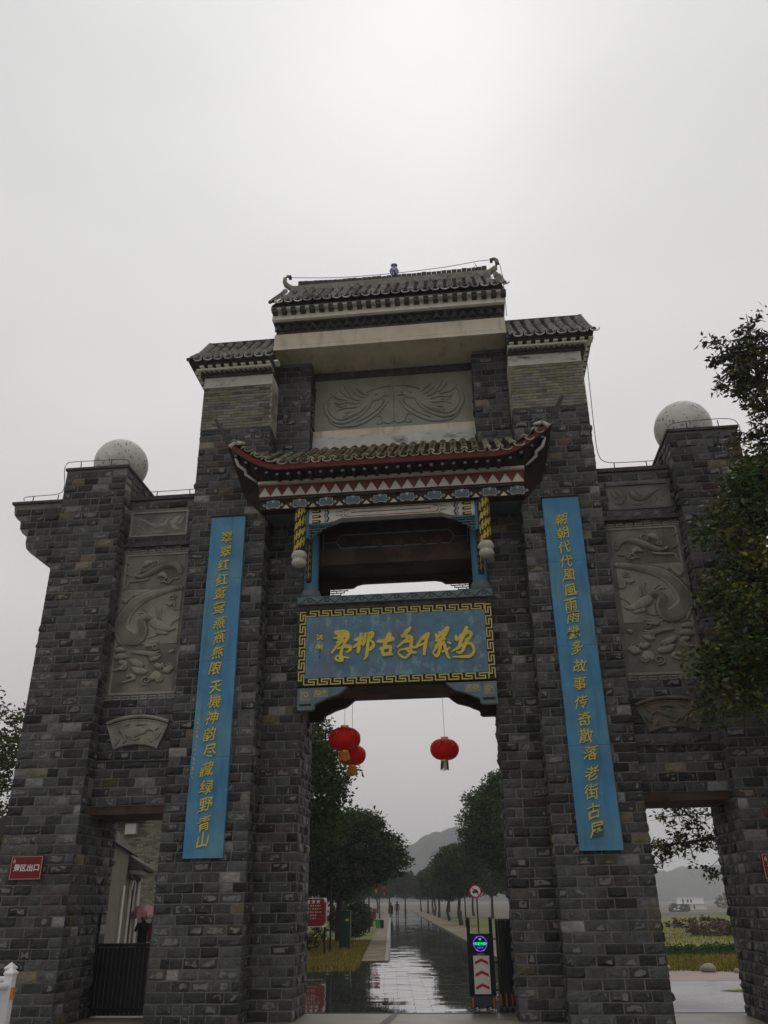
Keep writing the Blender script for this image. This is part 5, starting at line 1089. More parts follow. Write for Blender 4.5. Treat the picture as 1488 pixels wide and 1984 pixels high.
# ================================================================ VEGETATION
def leaf_mesh(name, C, nper, spread, size, cols, seed, flat=.5, droop=.2, aspect=.5, mkey='leaf'):
    r = np.random.RandomState(seed); C = np.asarray(C, 'f'); K = len(C)
    P = np.repeat(C, nper, 0); n = len(P)
    off = r.randn(n, 3).astype('f'); off /= np.linalg.norm(off, axis=1)[:, None] + 1e-6; off *= (r.rand(n, 1) ** .5) * spread; off[:, 2] *= .7
    P = P + off
    d = r.randn(n, 3); d[:, 2] = d[:, 2] * flat - droop; d /= np.linalg.norm(d, axis=1)[:, None]
    q = r.randn(n, 3); wv = np.cross(d, q); wv /= np.linalg.norm(wv, axis=1)[:, None] + 1e-6
    s = size * (.6 + .8 * r.rand(n, 1))
    V = np.stack([P, P + d * s * .45 + wv * s * aspect / 2, P + d * s, P + d * s * .45 - wv * s * aspect / 2], 1).reshape(-1, 3)
    me = bpy.data.meshes.new(name); me.vertices.add(n * 4); me.vertices.foreach_set('co', V.astype('f').ravel())
    me.loops.add(n * 4); me.loops.foreach_set('vertex_index', np.arange(n * 4)); me.polygons.add(n); me.polygons.foreach_set('loop_start', np.arange(n) * 4); me.polygons.foreach_set('loop_total', np.full(n, 4)); me.update()
    cc = np.array(cols, 'f'); ck = r.randint(0, len(cols), K); pick = np.where(r.rand(n) < .65, np.repeat(ck, nper), r.randint(0, len(cols), n))
    c = cc[pick] * (.65 + .7 * r.rand(n, 1)); c4 = np.ones((n, 4), 'f'); c4[:, :3] = c; c4 = np.repeat(c4, 4, 0)
    ca = me.color_attributes.new('tint', 'FLOAT_COLOR', 'POINT'); ca.data.foreach_set('color', c4.ravel())
    me.materials.append(MT[mkey]); return me
def in_lobe(r, lobe, n, hollow=.45):
    cx, cy, cz, rx_, ry_, rz_ = lobe; v = r.randn(n, 3); v /= np.linalg.norm(v, axis=1)[:, None]; v *= (hollow + (1 - hollow) * r.rand(n, 1) ** .6); return v * (rx_, ry_, rz_) + (cx, cy, cz)
def tree(name, loc, label, cat, H, r0, lobes, ncl, nper, spread, size, cols, seed, group=None, fork=.35, lean=(0, 0), limbs=26, extra=(), **kw):
    r = np.random.RandomState(seed); t = empty(name, loc, 0, label, cat, group)
    C = []
    wgt = np.array([l[3] * l[4] * l[5] for l in lobes]) ** .7; wgt /= wgt.sum()
    for l, q in zip(lobes, wgt): C.append(in_lobe(r, l, max(3, int(ncl * q))))
    C = np.concatenate(C)
    ax = [(0, 0, 0)]
    for i in range(1, 7): f = i / 6; ax.append((lean[0] * f + .08 * r.randn() * (i < 6), lean[1] * f + .08 * r.randn(), H * f * .86))
    mb = MB(); mb.tube(ax, [r0 * (1.25 if i == 0 else 1 - .80 * i / 6) for i in range(7)], 9)
    for k in r.choice(len(C), min(limbs, len(C)), replace=False):
        tgt = C[k]; f = min(.95, max(fork, tgt[2] / H * .55 + .1 * r.rand())); i = f * 6; i0 = int(i); a = np.array(ax[i0]); b = np.array(ax[min(6, i0 + 1)]); st = a + (b - a) * (i - i0)
        mid = st + (tgt - st) * .5 + np.array([0, 0, .12 * np.linalg.norm(tgt - st)]) + r.randn(3) * .12
        q = r0 * (.42 - .25 * f); mb.tube([st, st + (mid - st) * .5, mid, mid + (tgt - mid) * .5 + r.randn(3) * .06, tgt], [q, q * .75, q * .5, q * .3, q * .14], 5)
    for ex in extra: mb.tube(ex[0], ex[1], 6)
    mb.build('trunk', MT['bark'], t)
    o = bpy.data.objects.new('crown', leaf_mesh('crown', C, nper, spread, size, cols, seed + 1, **kw)); COL.objects.link(o); o.parent = t
    return t, C
G_D = [(.020, .044, .009), (.034, .062, .012), (.016, .030, .008), (.048, .075, .014)]
G_M = [(.04, .062, .02), (.055, .075, .022), (.028, .045, .016), (.075, .08, .022)]
G_Y = [(.10, .105, .02), (.05, .07, .02), (.13, .115, .022), (.06, .08, .022), (.09, .06, .018)]
# big trees left of the road, behind the gate
tree('camphor_tree', (-8.5, 36, 0), 'tallest dark green tree left of the road just behind the gate, reaching the lanterns', 'tree', 9.6, .24,
     [(-.3, 0, 6.6, 3.2, 3.2, 3.0), (1.6, -.3, 6.6, 1.9, 2, 1.5), (.9, 0, 8.3, 1.9, 2, 1.5), (-2.5, 0, 7.4, 2.6, 2.6, 2.4), (1.3, .2, 4.9, 1.8, 2, 1.2)], 1000, 48, .55, .17, G_D + [(.07, .085, .03)], 5, 'trees beside the road')
tree('camphor_tree', (-7.4, 47, 0), 'spreading dark tree with low crown overhanging the left footpath', 'tree', 6.6, .2,
     [(.2, 0, 4.3, 3.0, 3, 1.9), (2.2, 0, 4.0, 1.5, 2, 1.2), (-2.4, 0, 4.6, 2.8, 3, 2.0), (.8, 0, 5.5, 1.6, 2, 1.0), (-.6, 0, 2.9, 2.2, 2.4, .9)], 950, 46, .5, .19, G_D + [(.06, .075, .03)], 15, 'trees beside the road')
t3, _ = tree('camphor_tree', (-12.6, 43, 0), 'dark tree filling the shade behind the notice board', 'tree', 8, .22,
     [(0, 0, 4.6, 3.4, 3, 3.2), (1.8, -1, 3.0, 2.4, 2, 1.6), (-2, 0, 5, 2.5, 3, 2.5)], 700, 44, .6, .2, G_D, 25, 'trees beside the road')
tree('camphor_tree', (1.9, 58, 0), 'tall dark tree on the right of the road behind the sliding gate', 'tree', 10, .24,
     [(0, 0, 6.4, 2.9, 2.8, 2.9), (-1.6, 0, 5.6, 1.6, 2, 1.6), (.6, 0, 8.4, 1.9, 2, 1.5), (1.6, 0, 5.4, 2.6, 2.6, 2.8), (-1.2, 0, 7.6, 1.4, 1.6, 1.2)], 950, 46, .55, .2, G_D + [(.06, .09, .03)], 35, 'trees beside the road')
pa, _ = tree('avenue_tree', (-1.7, 76, 0), 'round avenue tree on the right of the road, next beyond the tall one', 'tree', 6.8, .16,
     [(0, 0, 4.7, 2.2, 2.2, 1.7), (-.9, 0, 4.3, 1.5, 1.6, 1.1), (.9, 0, 5.2, 1.4, 1.5, 1.1), (.2, 0, 3.2, 1.9, 1.9, 1.0)], 480, 38, .5, .24, G_M[:3] + G_D, 45, 'trees beside the road')
pb, _ = tree('avenue_tree', (-10.9, 66, 0), 'avenue tree on the left of the road beyond the round bushes', 'tree', 6.2, .15,
     [(0, 0, 4.5, 2.4, 2.2, 1.5), (1.1, 0, 4.1, 1.3, 1.6, 1.0), (-1, 0, 5, 1.4, 1.5, 1.0), (0, 0, 3.1, 2.0, 2, .9)], 440, 38, .5, .25, G_D, 55, 'trees beside the road')
i = 0
for side, lst in ((1, [(-3.2, 91, .92), (-4.9, 106, .98), (-6.2, 121, .9), (-8.0, 137, 1.0), (3.2, 82, 1.1), (1.2, 98, 1.05), (-1.0, 118, 1.0)]), (-1, [(-12.0, 80, .95), (-13.6, 95, 1.0), (-15.1, 111, .92), (-16.6, 127, 1.0), (-15.5, 70, 1.15), (-18, 90, 1.1)])):
    for k, (x, y, sc) in enumerate(lst):
        c = copy_tree(pa if (k + (side > 0)) % 2 else pb); c.location = (x, y, 0); c.scale = (sc, sc, sc * rnd.uniform(.92, 1.06)); c.rotation_euler = (0, 0, rnd.uniform(0, 6.28))
        nth = ('second', 'third', 'fourth', 'fifth')[k] if k < 4 else None
        c['label'] = ('%s avenue tree %s of the road, counting from the gate' % (nth, 'right' if side > 0 else 'left') if nth else 'avenue tree set back %s the %s row, partly hidden by it, %s' % ('behind', 'right' if side > 0 else 'left', ('nearest of those', 'middle one', 'farthest of those')[k - 4]))
for k, x in enumerate((-20.5, -17.8, -15.2, -12.6, -10.2, -7.9, -5.2)):
    c = copy_tree(pa if k % 2 else pb); c.location = (x, 152 + 3 * math.sin(k * 2.), 0); s_ = rnd.uniform(.9, 1.08); c.scale = (s_, s_, s_); c.rotation_euler = (0, 0, k * 1.3)
    c['label'] = 'far hazy tree closing the end of the road, %s' % ('leftmost', 'second from left', 'third from left', 'in the middle', 'third from right', 'second from right', 'rightmost')[k]
    c['group'] = 'far trees across the end of the road'
# tree behind the left tower
tree('camphor_tree', (-20.4, 31, 0), 'green bushy tree behind the left tower at the photo edge', 'tree', 10, .2, [(.9, 0, 5.6, 2.4, 2.6, 1.6), (.3, 0, 8.0, 3.0, 2.6, 1.9), (1.4, 0, 6.9, 2.0, 2, 1.5), (-1, 0, 7, 3, 3, 2)], 400, 40, .5, .17, G_M, 65, fork=.5)
tree('maple_tree', (-18.4, 28, 0), 'small tree with orange autumn leaves behind the left tower', 'tree', 6.6, .12, [(.2, 0, 5.6, 1.7, 1.6, 1.1), (.5, 0, 4.2, 1.5, 1.4, 1.1), (-1, 0, 5, 1.6, 1.5, 1.2), (0, 0, 3.0, 1.6, 1.4, .9)], 150, 30, .45, .13, [(.22, .10, .02), (.12, .10, .025), (.05, .06, .02), (.04, .06, .02)], 66)
# right foreground tree: dense yellow-green crown in front of the right tower, airy top against the sky
C1 = []
r = np.random.RandomState(77)
den = [(5.35, 13.6, 8.35, .95, .8, .38), (4.95, 13.6, 7.75, .75, .8, .5), (5.2, 13.6, 6.9, .9, .8, .55), (4.9, 13.6, 6.1, .85, .8, .55), (4.65, 13.6, 5.5, .9, .8, .6), (4.45, 13.6, 4.85, .8, .7, .55), (4.15, 13.6, 5.3, .6, .5, .35), (4.6, 13.6, 6.5, .7, .6, .6), (5.6, 13.8, 5.6, 1.0, .9, 2.4), (6.6, 13.6, 7.0, 1.6, 1.1, 2.8), (5.5, 13.6, 8.9, .5, .6, .35)]
for l in den: C1.append(in_lobe(r, l, int(34 * (l[3] * l[5]) ** .75) + 5, .2))
C1.append(in_lobe(r, (8.4, 12.4, 7.0, 2.1, 2.6, 4.2), 170, .3)); C1.append(in_lobe(r, (7.4, 13.2, 10.6, 1.2, 1.2, 1.6), 30, .3))  # unseen crown mass added off frame to darken the right tower
C1 = np.concatenate(C1) - np.array((7.4, 13.6, 0))
ax_t = [((7.4, 13.6, 0), .22), ((7.3, 13.6, 3), .19), ((7.0, 13.6, 6), .15), ((6.55, 13.6, 8.2), .11), ((6.1, 13.55, 9.4), .075), ((5.85, 13.5, 10.2), .05), ((5.8, 13.5, 11.1), .03), ((5.85, 13.5, 12.0), .012)]
fg = empty('broadleaf_tree', (7.4, 13.6, 0), 0, 'leafy tree at the right edge in front of the tower, yellow-green low branches', 'tree')
mb = MB(); off = np.array((7.4, 13.6, 0))
mb.tube([np.array(p) - off for p, _ in ax_t], [q for _, q in ax_t], 10)
tw = []      # airy twigs of the top
def limb(a, b, q, ntw, spread_, bend=.2):
    a, b = np.array(a, float), np.array(b, float); mid = (a + b) / 2 + np.array([0, 0, bend]); pts = [tuple(p) for p in catmull([a, mid, b], 3)]
    mb.tube([np.array(p) - off for p in pts], [q * (1 - .8 * i / (len(pts) - 1)) for i in range(len(pts))], 5)
    for _ in range(ntw):
        f = .35 + .65 * r.rand(); p = np.array(pts[int(f * (len(pts) - 1))]); e = p + r.randn(3) * (spread_, spread_, spread_ * .8)
        mb.tube([p - off, (p + e) / 2 - off + r.randn(3) * .04, e - off], [.010, .008, .004], 4); tw.append(e); tw.append((p + 2 * e) / 3)
for a, b, q, n_ in (((6.1, 13.55, 9.4), (5.1, 13.3, 10.9), .04, 15), ((5.95, 13.5, 9.8), (5.35, 13.5, 11.6), .035, 16), ((5.85, 13.5, 10.2), (5.8, 13.3, 12.1), .03, 16), ((5.85, 13.5, 10.4), (6.5, 13.6, 12.0), .03, 12), ((6.2, 13.5, 9.3), (5.2, 13.2, 10.2), .025, 11),
                    ((6.3, 13.5, 9.0), (5.15, 13.4, 9.5), .02, 8), ((6.4, 13.5, 8.8), (5.4, 13.6, 8.9), .022, 9), ((6.5, 13.6, 9.2), (6.6, 13.6, 11.2), .03, 12), ((5.8, 13.5, 10.6), (5.2, 13.6, 11.35), .02, 10), ((6.0, 13.5, 9.5), (5.55, 13.4, 9.15), .015, 7), ((5.9, 13.5, 10.0), (5.65, 13.7, 11.0), .02, 10)):
    limb(a, b, q, n_, .24)
for k in r.choice(len(C1), 40, replace=False):
    tgt = C1[k] + off; z = min(8.2, max(2.5, tgt[2] - .3 - .8 * r.rand())); f = np.interp(z, [0, 3, 6, 8.2], [7.4, 7.3, 7.0, 6.55]); st = np.array((f, 13.6, z)); mid = (st + tgt) / 2 + (0, 0, .2)
    mb.tube([st - off, mid - off, tgt - off], [.035, .02, .006], 5)
mb.build('trunk', MT['bark'], fg)
o = bpy.data.objects.new('crown', leaf_mesh('crown', C1, 74, .36, .105, [(.10, .13, .026), (.06, .10, .022), (.04, .07, .018), (.17, .155, .03), (.05, .085, .02), (.03, .045, .014), (.09, .085, .02)], 78, aspect=.5, mkey='leafgloss')); COL.objects.link(o); o.parent = fg
o = bpy.data.objects.new('crown', leaf_mesh('crown_top', np.array(tw) - off, 17, .18, .115, [(.035, .045, .015), (.05, .06, .018), (.025, .03, .012), (.10, .09, .02)], 79, aspect=.42, mkey='leafgloss')); o.name = 'crown'; COL.objects.link(o); o.parent = fg
# branches hanging in the right doorway
dt_ = empty('broadleaf_tree', (9.2, 22.5, 0), 0, 'tree behind the right doorway with thin branches hanging into it', 'tree')
mb = MB(); off = np.array((9.2, 22.5, 0)); tw = []
mb.tube([(0, 0, 0), (-.1, 0, 2.5), (-.3, 0, 5), (-.4, 0, 7.5)], [.2, .17, .13, .06], 9)
for a, b, q, n_ in (((9.0, 22.5, 3.05), (4.0, 22.0, 2.95), .075, 34), ((8.8, 22.5, 4.0), (4.4, 22.3, 3.9), .045, 30), ((7.0, 22.3, 3.0), (5.3, 22.0, 2.35), .018, 20), ((6.0, 22.2, 3.2), (4.3, 22.0, 2.55), .016, 20), ((8.6, 22.4, 3.9), (6.0, 22.1, 3.4), .03, 20), ((6.6, 22.2, 3.5), (4.3, 22.2, 3.6), .018, 24), ((5.4, 22.1, 3.2), (4.6, 22.0, 2.9), .012, 14)):
    limb(a, b, q, n_, .24, .2)
mb.build('trunk', MT['bark'], dt_)
cc_ = np.concatenate([np.array(tw)[::2] - off, in_lobe(r, (-.3, 0, 7.0, 3.0, 2.6, 2.2), 60)])
o = bpy.data.objects.new('crown', leaf_mesh('crown', cc_, 13, .18, .13, [(.035, .045, .014), (.055, .06, .018), (.025, .032, .012), (.08, .07, .02)], 80, aspect=.42)); COL.objects.link(o); o.parent = dt_
# bushes, hedges
def bush(loc, rx_, ry_, rz_, label, cols, ncl, nper, size, seed, name='bush', group=None):
    t = empty(name, loc, 0, label, 'bush', group); r = np.random.RandomState(seed)
    C = in_lobe(r, (0, 0, rz_ * .55, rx_, ry_, rz_ * .62), ncl, .55); C[:, 2] = np.abs(C[:, 2])
    mb = MB(); [mb.tube([(0, 0, 0), tuple(c * .9)], [.03, .01], 4) for c in C[:12]]; mb.build('stem', MT['bark'], t)
    o = bpy.data.objects.new('foliage', leaf_mesh('foliage', C, nper, .18, size, cols, seed + 1)); COL.objects.link(o); o.parent = t
bush((-7.3, 49.5, 0), 1.15, 1.1, 1.7, 'large dark round bush on the grass left of the footpath, nearest of three', G_D, 150, 30, .12, 90, group='round bushes by the footpath')
bush((-8.0, 56, 0), 1.1, 1.1, 1.75, 'dark round bush between the other two by the footpath', G_D + [(.05, .04, .02)], 130, 30, .13, 92, group='round bushes by the footpath')
bush((-8.4, 62, 0), 1.0, 1.0, 1.6, 'brownish round bush farthest along the footpath', [(.05, .04, .02), (.03, .035, .015)], 110, 28, .14, 94, group='round bushes by the footpath')
bush((-8.2, 38.8, 0), 1.6, 1.0, 1.0, 'low dark shrub under the notice board', G_D, 90, 30, .12, 96)
bush((9.0, 34.5, -.05), 4.2, .6, .26, 'long low bright green hedge across the field behind the right doorway', [(.03, .085, .02), (.045, .10, .025)], 260, 26, .12, 98, 'hedge')
bush((12.6, 51, -.05), 1.6, 1.2, .5, 'brown bush left of centre in the field', [(.12, .07, .045), (.07, .06, .025), (.13, .08, .05)], 80, 24, .14, 100, group='brown bushes in the field')
bush((16.2, 53, -.05), 2.6, 1.2, .52, 'widest brown bush in the middle of the field', [(.12, .07, .045), (.07, .06, .025), (.12, .075, .045)], 120, 24, .14, 102, group='brown bushes in the field')
bush((21.0, 54, -.05), 1.4, 1.2, .5, 'brown bush at the right end of the field row, by the tower', [(.07, .045, .03), (.05, .045, .02)], 60, 24, .14, 104, group='brown bushes in the field')
bush((14.5, 63, -.05), 2.2, 1.2, .55, 'reddish bush behind the brown ones, left side', [(.09, .05, .035), (.06, .045, .02)], 70, 24, .15, 106)
bush((20.5, 72, -.1), 1.4, 1.2, .7, 'small pointed green bush farther back in the field', G_M, 90, 26, .22, 108)
bush((106, 395, -3.5), 7, 4, 5.5, 'grey-green clump of trees beside the white house', G_M, 140, 26, .8, 110)
bush((70, 330, -3.3), 4, 3, 2.5, 'faint low clump to the left of the white house', G_M, 90, 20, .6, 112)
# grass blades
def grass(name, regions, n, h, cols, seed, label):
    r = np.random.RandomState(seed); P = []
    for x0, x1, y0, y1, wt in regions:
        k = int(n * wt); P.append(np.stack([x0 + (x1 - x0) * r.rand(k), y0 + (y1 - y0) * r.rand(k), np.full(k, -.05)], 1))
    P = np.concatenate(P); P = P[~((P[:, 0] > -3.25 - .0993 * (P[:, 1] - 31.6) - 1.0) & (P[:, 0] < 2.3 - .0985 * (P[:, 1] - 31.6)))]
    m = len(P); a = r.rand(m) * 6.28; hh = h * (.5 + r.rand(m)); w_ = .012 + .02 * r.rand(m); dx_, dy_ = np.cos(a) * w_, np.sin(a) * w_; lx, ly = r.randn(m) * hh * .45, r.randn(m) * hh * .45
    V = np.stack([P - np.stack([dx_, dy_, 0 * dx_], 1), P + np.stack([dx_, dy_, 0 * dx_], 1), P + np.stack([lx, ly, hh], 1)], 1).reshape(-1, 3)
    me = bpy.data.meshes.new(name); me.vertices.add(m * 3); me.vertices.foreach_set('co', V.astype('f').ravel()); me.loops.add(m * 3); me.loops.foreach_set('vertex_index', np.arange(m * 3)); me.polygons.add(m); me.polygons.foreach_set('loop_start', np.arange(m) * 3); me.polygons.foreach_set('loop_total', np.full(m, 3)); me.update()
    c = np.ones((m, 4), 'f'); c[:, :3] = np.array(cols, 'f')[r.randint(0, len(cols), m)] * (.7 + .6 * r.rand(m, 1)); ca = me.color_attributes.new('tint', 'FLOAT_COLOR', 'POINT'); ca.data.foreach_set('color', np.repeat(c, 3, 0).ravel()); me.materials.append(MT['leaf'])
    o = bpy.data.objects.new(name, me); COL.objects.link(o); tag(o, label, 'grass', kind='stuff')
grass('grass', [(-11, -4.3, 28.6, 48, .45), (-6, -4, 28.8, 34, .1), (3.5, 14, 26.8, 36, .35), (6, 24, 36, 60, .1)], 60000, .11, [(.28, .21, .045), (.17, .16, .035), (.32, .22, .05), (.10, .12, .025)], 120, 'short yellowing grass with fallen leaves beside the road and path')
grass('weed_strip', [(4.2, 14, 33.5, 35.5, 1.)], 7000, .2, [(.04, .10, .02), (.06, .12, .03)], 121, 'taller green weeds along the hedge in the field')
print('vegetation', round(time.time() - T0, 1))
# ================================================================ BUILDINGS
def parent_at(t, fn):
    before = set(bpy.data.objects); fn()
MT['housewhite'] = mat('white_house_wall', (.72, .72, .70), .8, .05, .3)
MT['glassdark'] = mat('dark_window', (.04, .045, .05), .3, .1, 2)
h = empty('white_house', (84.2, 400, -3.5), 0, 'long white two-storey house far across the misty field', 'house')
MB().box(1.6, 11.2, 0, 7, 2.3, 4.55).build('upper_storey', MT['housewhite'], h)
MB().box(.6, 11.8, -1, 7, 0, 2.2).build('lower_storey', MT['housewhite'], h)
MB().box(.4, 12.0, -1.6, 7, 2.2, 2.45).build('balcony_slab', MT['housewhite'], h)
MB().box(1.4, 11.4, -.2, 7.2, 4.55, 4.75).build('roof', MT['housewhite'], h)
for x in (2.2, 4.2, 5.6): w_ = MB().box(x, x + .75, -.04, .05, 2.8, 4.1).build('window', MT['glassdark'], h)
for x in (2.6, 6.4): MB().box(x, x + .7, -1.04, -.95, .2, 1.7).build('door', MT['glassdark'], h)
for x in (4.2, 4.9): MB().box(x, x + .3, -1.04, -.95, .6, 1.2).build('window', MT['glassdark'], h)
fix_normals(MB().prismx([(-1, 0), (5, 0), (5, 1.3)], -.9, .6).build('side_shed', MT['housewhite'], h))
# village wall and little gatehouse seen through the left doorway
MT['brickwall'] = mat('grey_brick_wall', (.30, .28, .23), .85, .35, 9, dirt=((.07, .07, .055), .6, 1.5, None, .5, .7), bump=.4)
MT['housebrick'] = mat('beige_render', (.17, .155, .125), .85, .2, 3, dirt=((.10, .09, .07), .6, 2, None, .5, .7))
vb = empty('brick_house', (-13.5, 36, 0), 0, 'tall grey brick house end wall seen through the left doorway', 'house')
MB().box(-5, 4.5, 0, 6, 0, 8.6).build('wall', MT['brickwall'], vb)
bc = MB(); z = .05; row = 0; nb_ = 0
while z < 8.5:       # courses of the visible part of the wall
    x = -2.2 + (.13 if row % 2 else 0)
    while x < 2.6:
        g = .28 * (.6 + .8 * rnd.random()); n = len(bc.v); bc.box(x + .008, x + .252, -.012 - .008 * rnd.random(), .01, z + .006, z + .069, (g * 1.08, g, g * .82)); x += .26
    z += .075; row += 1
bc.build('brickwork', MT['brick'], vb, kind='stuff')
MB().box(-1.40, -.92, -.30, -.01, 4.58, 5.0).build('wall_box', MT['signwhite'], vb)
MB().box(-2.6, -.6, -.5, 0, 5.1, 5.22).build('eave', MT['darkcorn'], vb)
fix_normals(MB().prismx([(-.7, 8.5), (3, 10.2), (6.7, 8.5)], -5.2, 4.7).build('roof', MT['darkcorn'], vb))
gh = empty('gatehouse', (-12.25, 31.0, 0), math.radians(17), 'small rendered outbuilding with tiled canopy and arched door beyond the left doorway', 'house')
MB().box(-4, 0, -9, 0, 0, 3.35).build('wall', MT['housebrick'], gh)
fix_normals(MB().prism([(-4.2, 3.35), (.12, 3.35), (-1.2, 4.75)], -9.3, -1.9).build('roof', MT['darkcorn'], gh))
can = fix_normals(MB().prism([(0, 3.25), (.55, 2.95), (.55, 2.88), (0, 2.88)], -4.2, -.15).build('door_canopy', MT['darkcorn'], gh))
for i in range(17): k = MB().tube([(.02, -4.1 + i * .24, 3.28), (.58, -4.1 + i * .24, 2.97)], .06, 7, (.25, .24, .22)); o = k.build('tile_row', MT['tile'], can)
for i in range(14): o = MB().box(.02, .42, -4.0 + i * .28, -3.9 + i * .28, 2.76, 2.87).build('dentil', MT['whitetrim'], can)
MB().box(.01, .14, -4.1, -.2, 2.62, 2.74).build('cornice_course', MT['darkcorn'], gh)
P = [(-2.9, 0), (-2.9, 1.9)] + [(-2.1 - .8 * math.cos(a), 1.9 + .8 * math.sin(a)) for a in [math.pi * q / 10 for q in range(11)]] + [(-1.3, 0)]
fr = MB(); fr.tube([(.03, a, b) for a, b in P], .07, 6); ar = fix_normals(MB().prismx(P, -.05, .015).build('arched_door', MT['darkbrown'], gh)); fr.build('door_surround', MT['whitetrim'], ar)
MB().tube([(.07, -.10, 0), (.07, -.10, 3.3)], .075, 8).build('downpipe', MT['signwhite'], gh)
MB().box(.01, .06, -5.4, -4.9, 0, 2.4).build('wall_pilaster', MT['whitetrim'], gh)
# ================================================================ STREET FURNITURE
# fence gate in the left doorway
fg2 = empty('iron_gate', (-7.40, 17.0, 0), 0, 'black vertical-board metal gate standing in the left doorway', 'gate')
MB().box(0, 1.52, -.03, .03, 1.16, 1.22).build('top_rail', MT['black'], fg2)
MB().box(0, 1.52, -.03, .03, .10, .16).build('bottom_rail', MT['black'], fg2)
x = .01
while x < 1.48:
    MB().box(x, x + .075, -.02, .02, .03, 1.155).build('bar', MT['black'], fg2); x += .088
MB().tube([(.03, -.04, 0), (.03, -.04, 1.75)], .03, 8).build('hinge_post', MT['black'], fg2)
# retractable gate parked at the right jamb
sg = empty('sliding_gate', (-.30, 17.75, 0), 0, 'black retractable gate with round green display and red chevron panel, folded by the right jamb', 'gate')
MB().box(.03, .47, -.13, .13, .27, 1.30).build('body', MT['black'], sg)
for x in (.0, .43):
    p_ = MB().box(x, x + .065, -.14, .14, .27, 1.55).build('post', MT['black'], sg); MB().lathe([(.045, 0), (.042, .02), (.02, .035)], x + .032, 0, 10).build('post_cap', MT['charcoal'], p_).location = (0, 0, 1.55)
MB().box(.05, .45, -.145, -.13, .98, 1.30).build('display_face', MT['black'], sg)
dot = None
for i in range(30):
    a = 2 * math.pi * i / 30; m_ = 'ledr' if i % 5 == 0 else 'ledb'
    o = MB().lathe([(.009, 0), (.005, .004)], 0, 0, 8).build('led', MT[m_], sg); o.rotation_euler = (math.pi / 2, 0, 0); o.location = (.245 + .125 * math.cos(a), -.146, 1.13 + .125 * math.sin(a))
MB().prism([(.215, 1.215), (.275, 1.215), (.245, 1.185)], -.152, -.146).build('led_arrow', MT['ledg'], sg)
for i, ch in enumerate('欢迎光临'): put(glyph(ch, .056, 0, .02, .004), 'character', MT['ledg'], sg, (.162 + i * .055, -.146, 1.13))
k = MB()
for i in range(4): k.box(.19 + i * .03, .205 + i * .03, -.150, -.146, 1.05, 1.065); k.box(.185 + i * .03, .208 + i * .03, -.150, -.146, 1.07, 1.076)
k.build('led_text', MT['ledb'], sg)
put(glyph('门禁', .04, 0, .02, .003), 'character', MT['orangedim'], sg, (.25, -.146, .965)) if False else None
k = MB(); ribbon(k, [(.17, .955, .012), (.21, .945, .03), (.25, .96, .03), (.31, .95, .02)], -.146, .004, 'flat', sub=3); k.build('maker_badge', MT['orangedim'], sg)
cp = MB().box(.10, .40, -.155, -.145, .30, .93).build('chevron_panel', MT['panelwhite'], sg)
for z in (.78, .58, .37):
    MB().prism([(.125, z), (.25, z + .055), (.375, z), (.375, z + .05), (.25, z + .105), (.125, z + .05)][::-1], -.159, -.155).build('chevron', MT['chev'], cp)
MB().box(.02, .48, -.20, .20, .08, .27).build('motor_box', MT['charcoal'], sg)
for x in (.04, .43): MB().box(x, x + .03, -.21, -.20, .09, .25).build('reflector', MT['orangedim'], sg)
for x in (.12, .36):
    wl = MB().lathe([(.02, -.02), (.058, -.02), (.062, .0), (.058, .02), (.02, .02)], 0, 0, 18).build('wheel', MT['black'], sg); wl.rotation_euler = (math.pi / 2, 0, 0); wl.location = (x, -.205, .062)
    k = MB(); 
    for q in range(5): a = 2 * math.pi * q / 5; k.tube([(.01 * math.cos(a), .01 * math.sin(a), .024), (.04 * math.cos(a), .04 * math.sin(a), .024)], .008, 5)
    k.lathe([(.04, .018), (.046, .026), (.046, .018)], 0, 0, 18); k.build('hub', MT['steel'], wl)
for i in range(7):      # folded sections
    x = .55 + i * .052
    p_ = MB().box(x, x + .045, -.16, .16, .10, 1.52).build('folded_panel', MT['black'], sg)
    MB().tube([(x + .022, -.16, 1.535), (x + .022, .16, 1.535)], .022, 8).build('top_tube', MT['charcoal'], p_)
    if i % 2 == 0:
        MB().box(x + .01, x + .035, -.168, -.16, .12, .30).build('reflector', MT['orangedim'], p_)
        w2 = MB().lathe([(.02, -.015), (.042, -.015), (.045, 0), (.042, .015), (.02, .015)], 0, 0, 14).build('wheel', MT['black'], p_); w2.rotation_euler = (math.pi / 2, 0, 0); w2.location = (x + .022, -.165, .046)
k = MB()
for z in (.35, .8, 1.2): k.tube([(.47, 0, z), (.56, 0, z)], .012, 5)
k.build('link_rod', MT['black'], sg)
# round no-vehicles sign
rs = empty('round_sign', (-.22, 43, 0), 0, 'round red-rimmed no motor vehicles sign on a thin pole', 'sign')
MB().tube([(.05, .05, 0), (.05, .05, 2.6)], .035, 8).build('pole', MT['black'], rs)
o = MB().lathe([(.30, 0), (.30, .02)], 0, 0, 32).build('sign_disc', MT['chev'], rs); o.rotation_euler = (math.pi / 2, 0, 0); o.location = (0, 0, 2.23)
d2 = MB().lathe([(.235, .021), (.235, .026)], 0, 0, 32).build('disc_face', MT['signwhite'], o)
k = MB(); k.prism([(-.14, -.06), (.14, -.06), (.14, .02), (.09, .03), (.06, .10), (-.06, .10), (-.09, .03), (-.14, .02)], -.035, -.03); k.box(-.11, -.07, -.035, -.03, -.10, -.06); k.box(.07, .11, -.035, -.03, -.10, -.06)
ck = k.build('car_symbol', MT['black'], rs); ck.location = (0, 0, 2.22)
o = MB().box(-.24, .24, -.042, -.036, -.02, .02).build('slash_bar', MT['chev'], rs); o.rotation_euler = (0, math.radians(45), 0); o.location = (0, 0, 2.23)
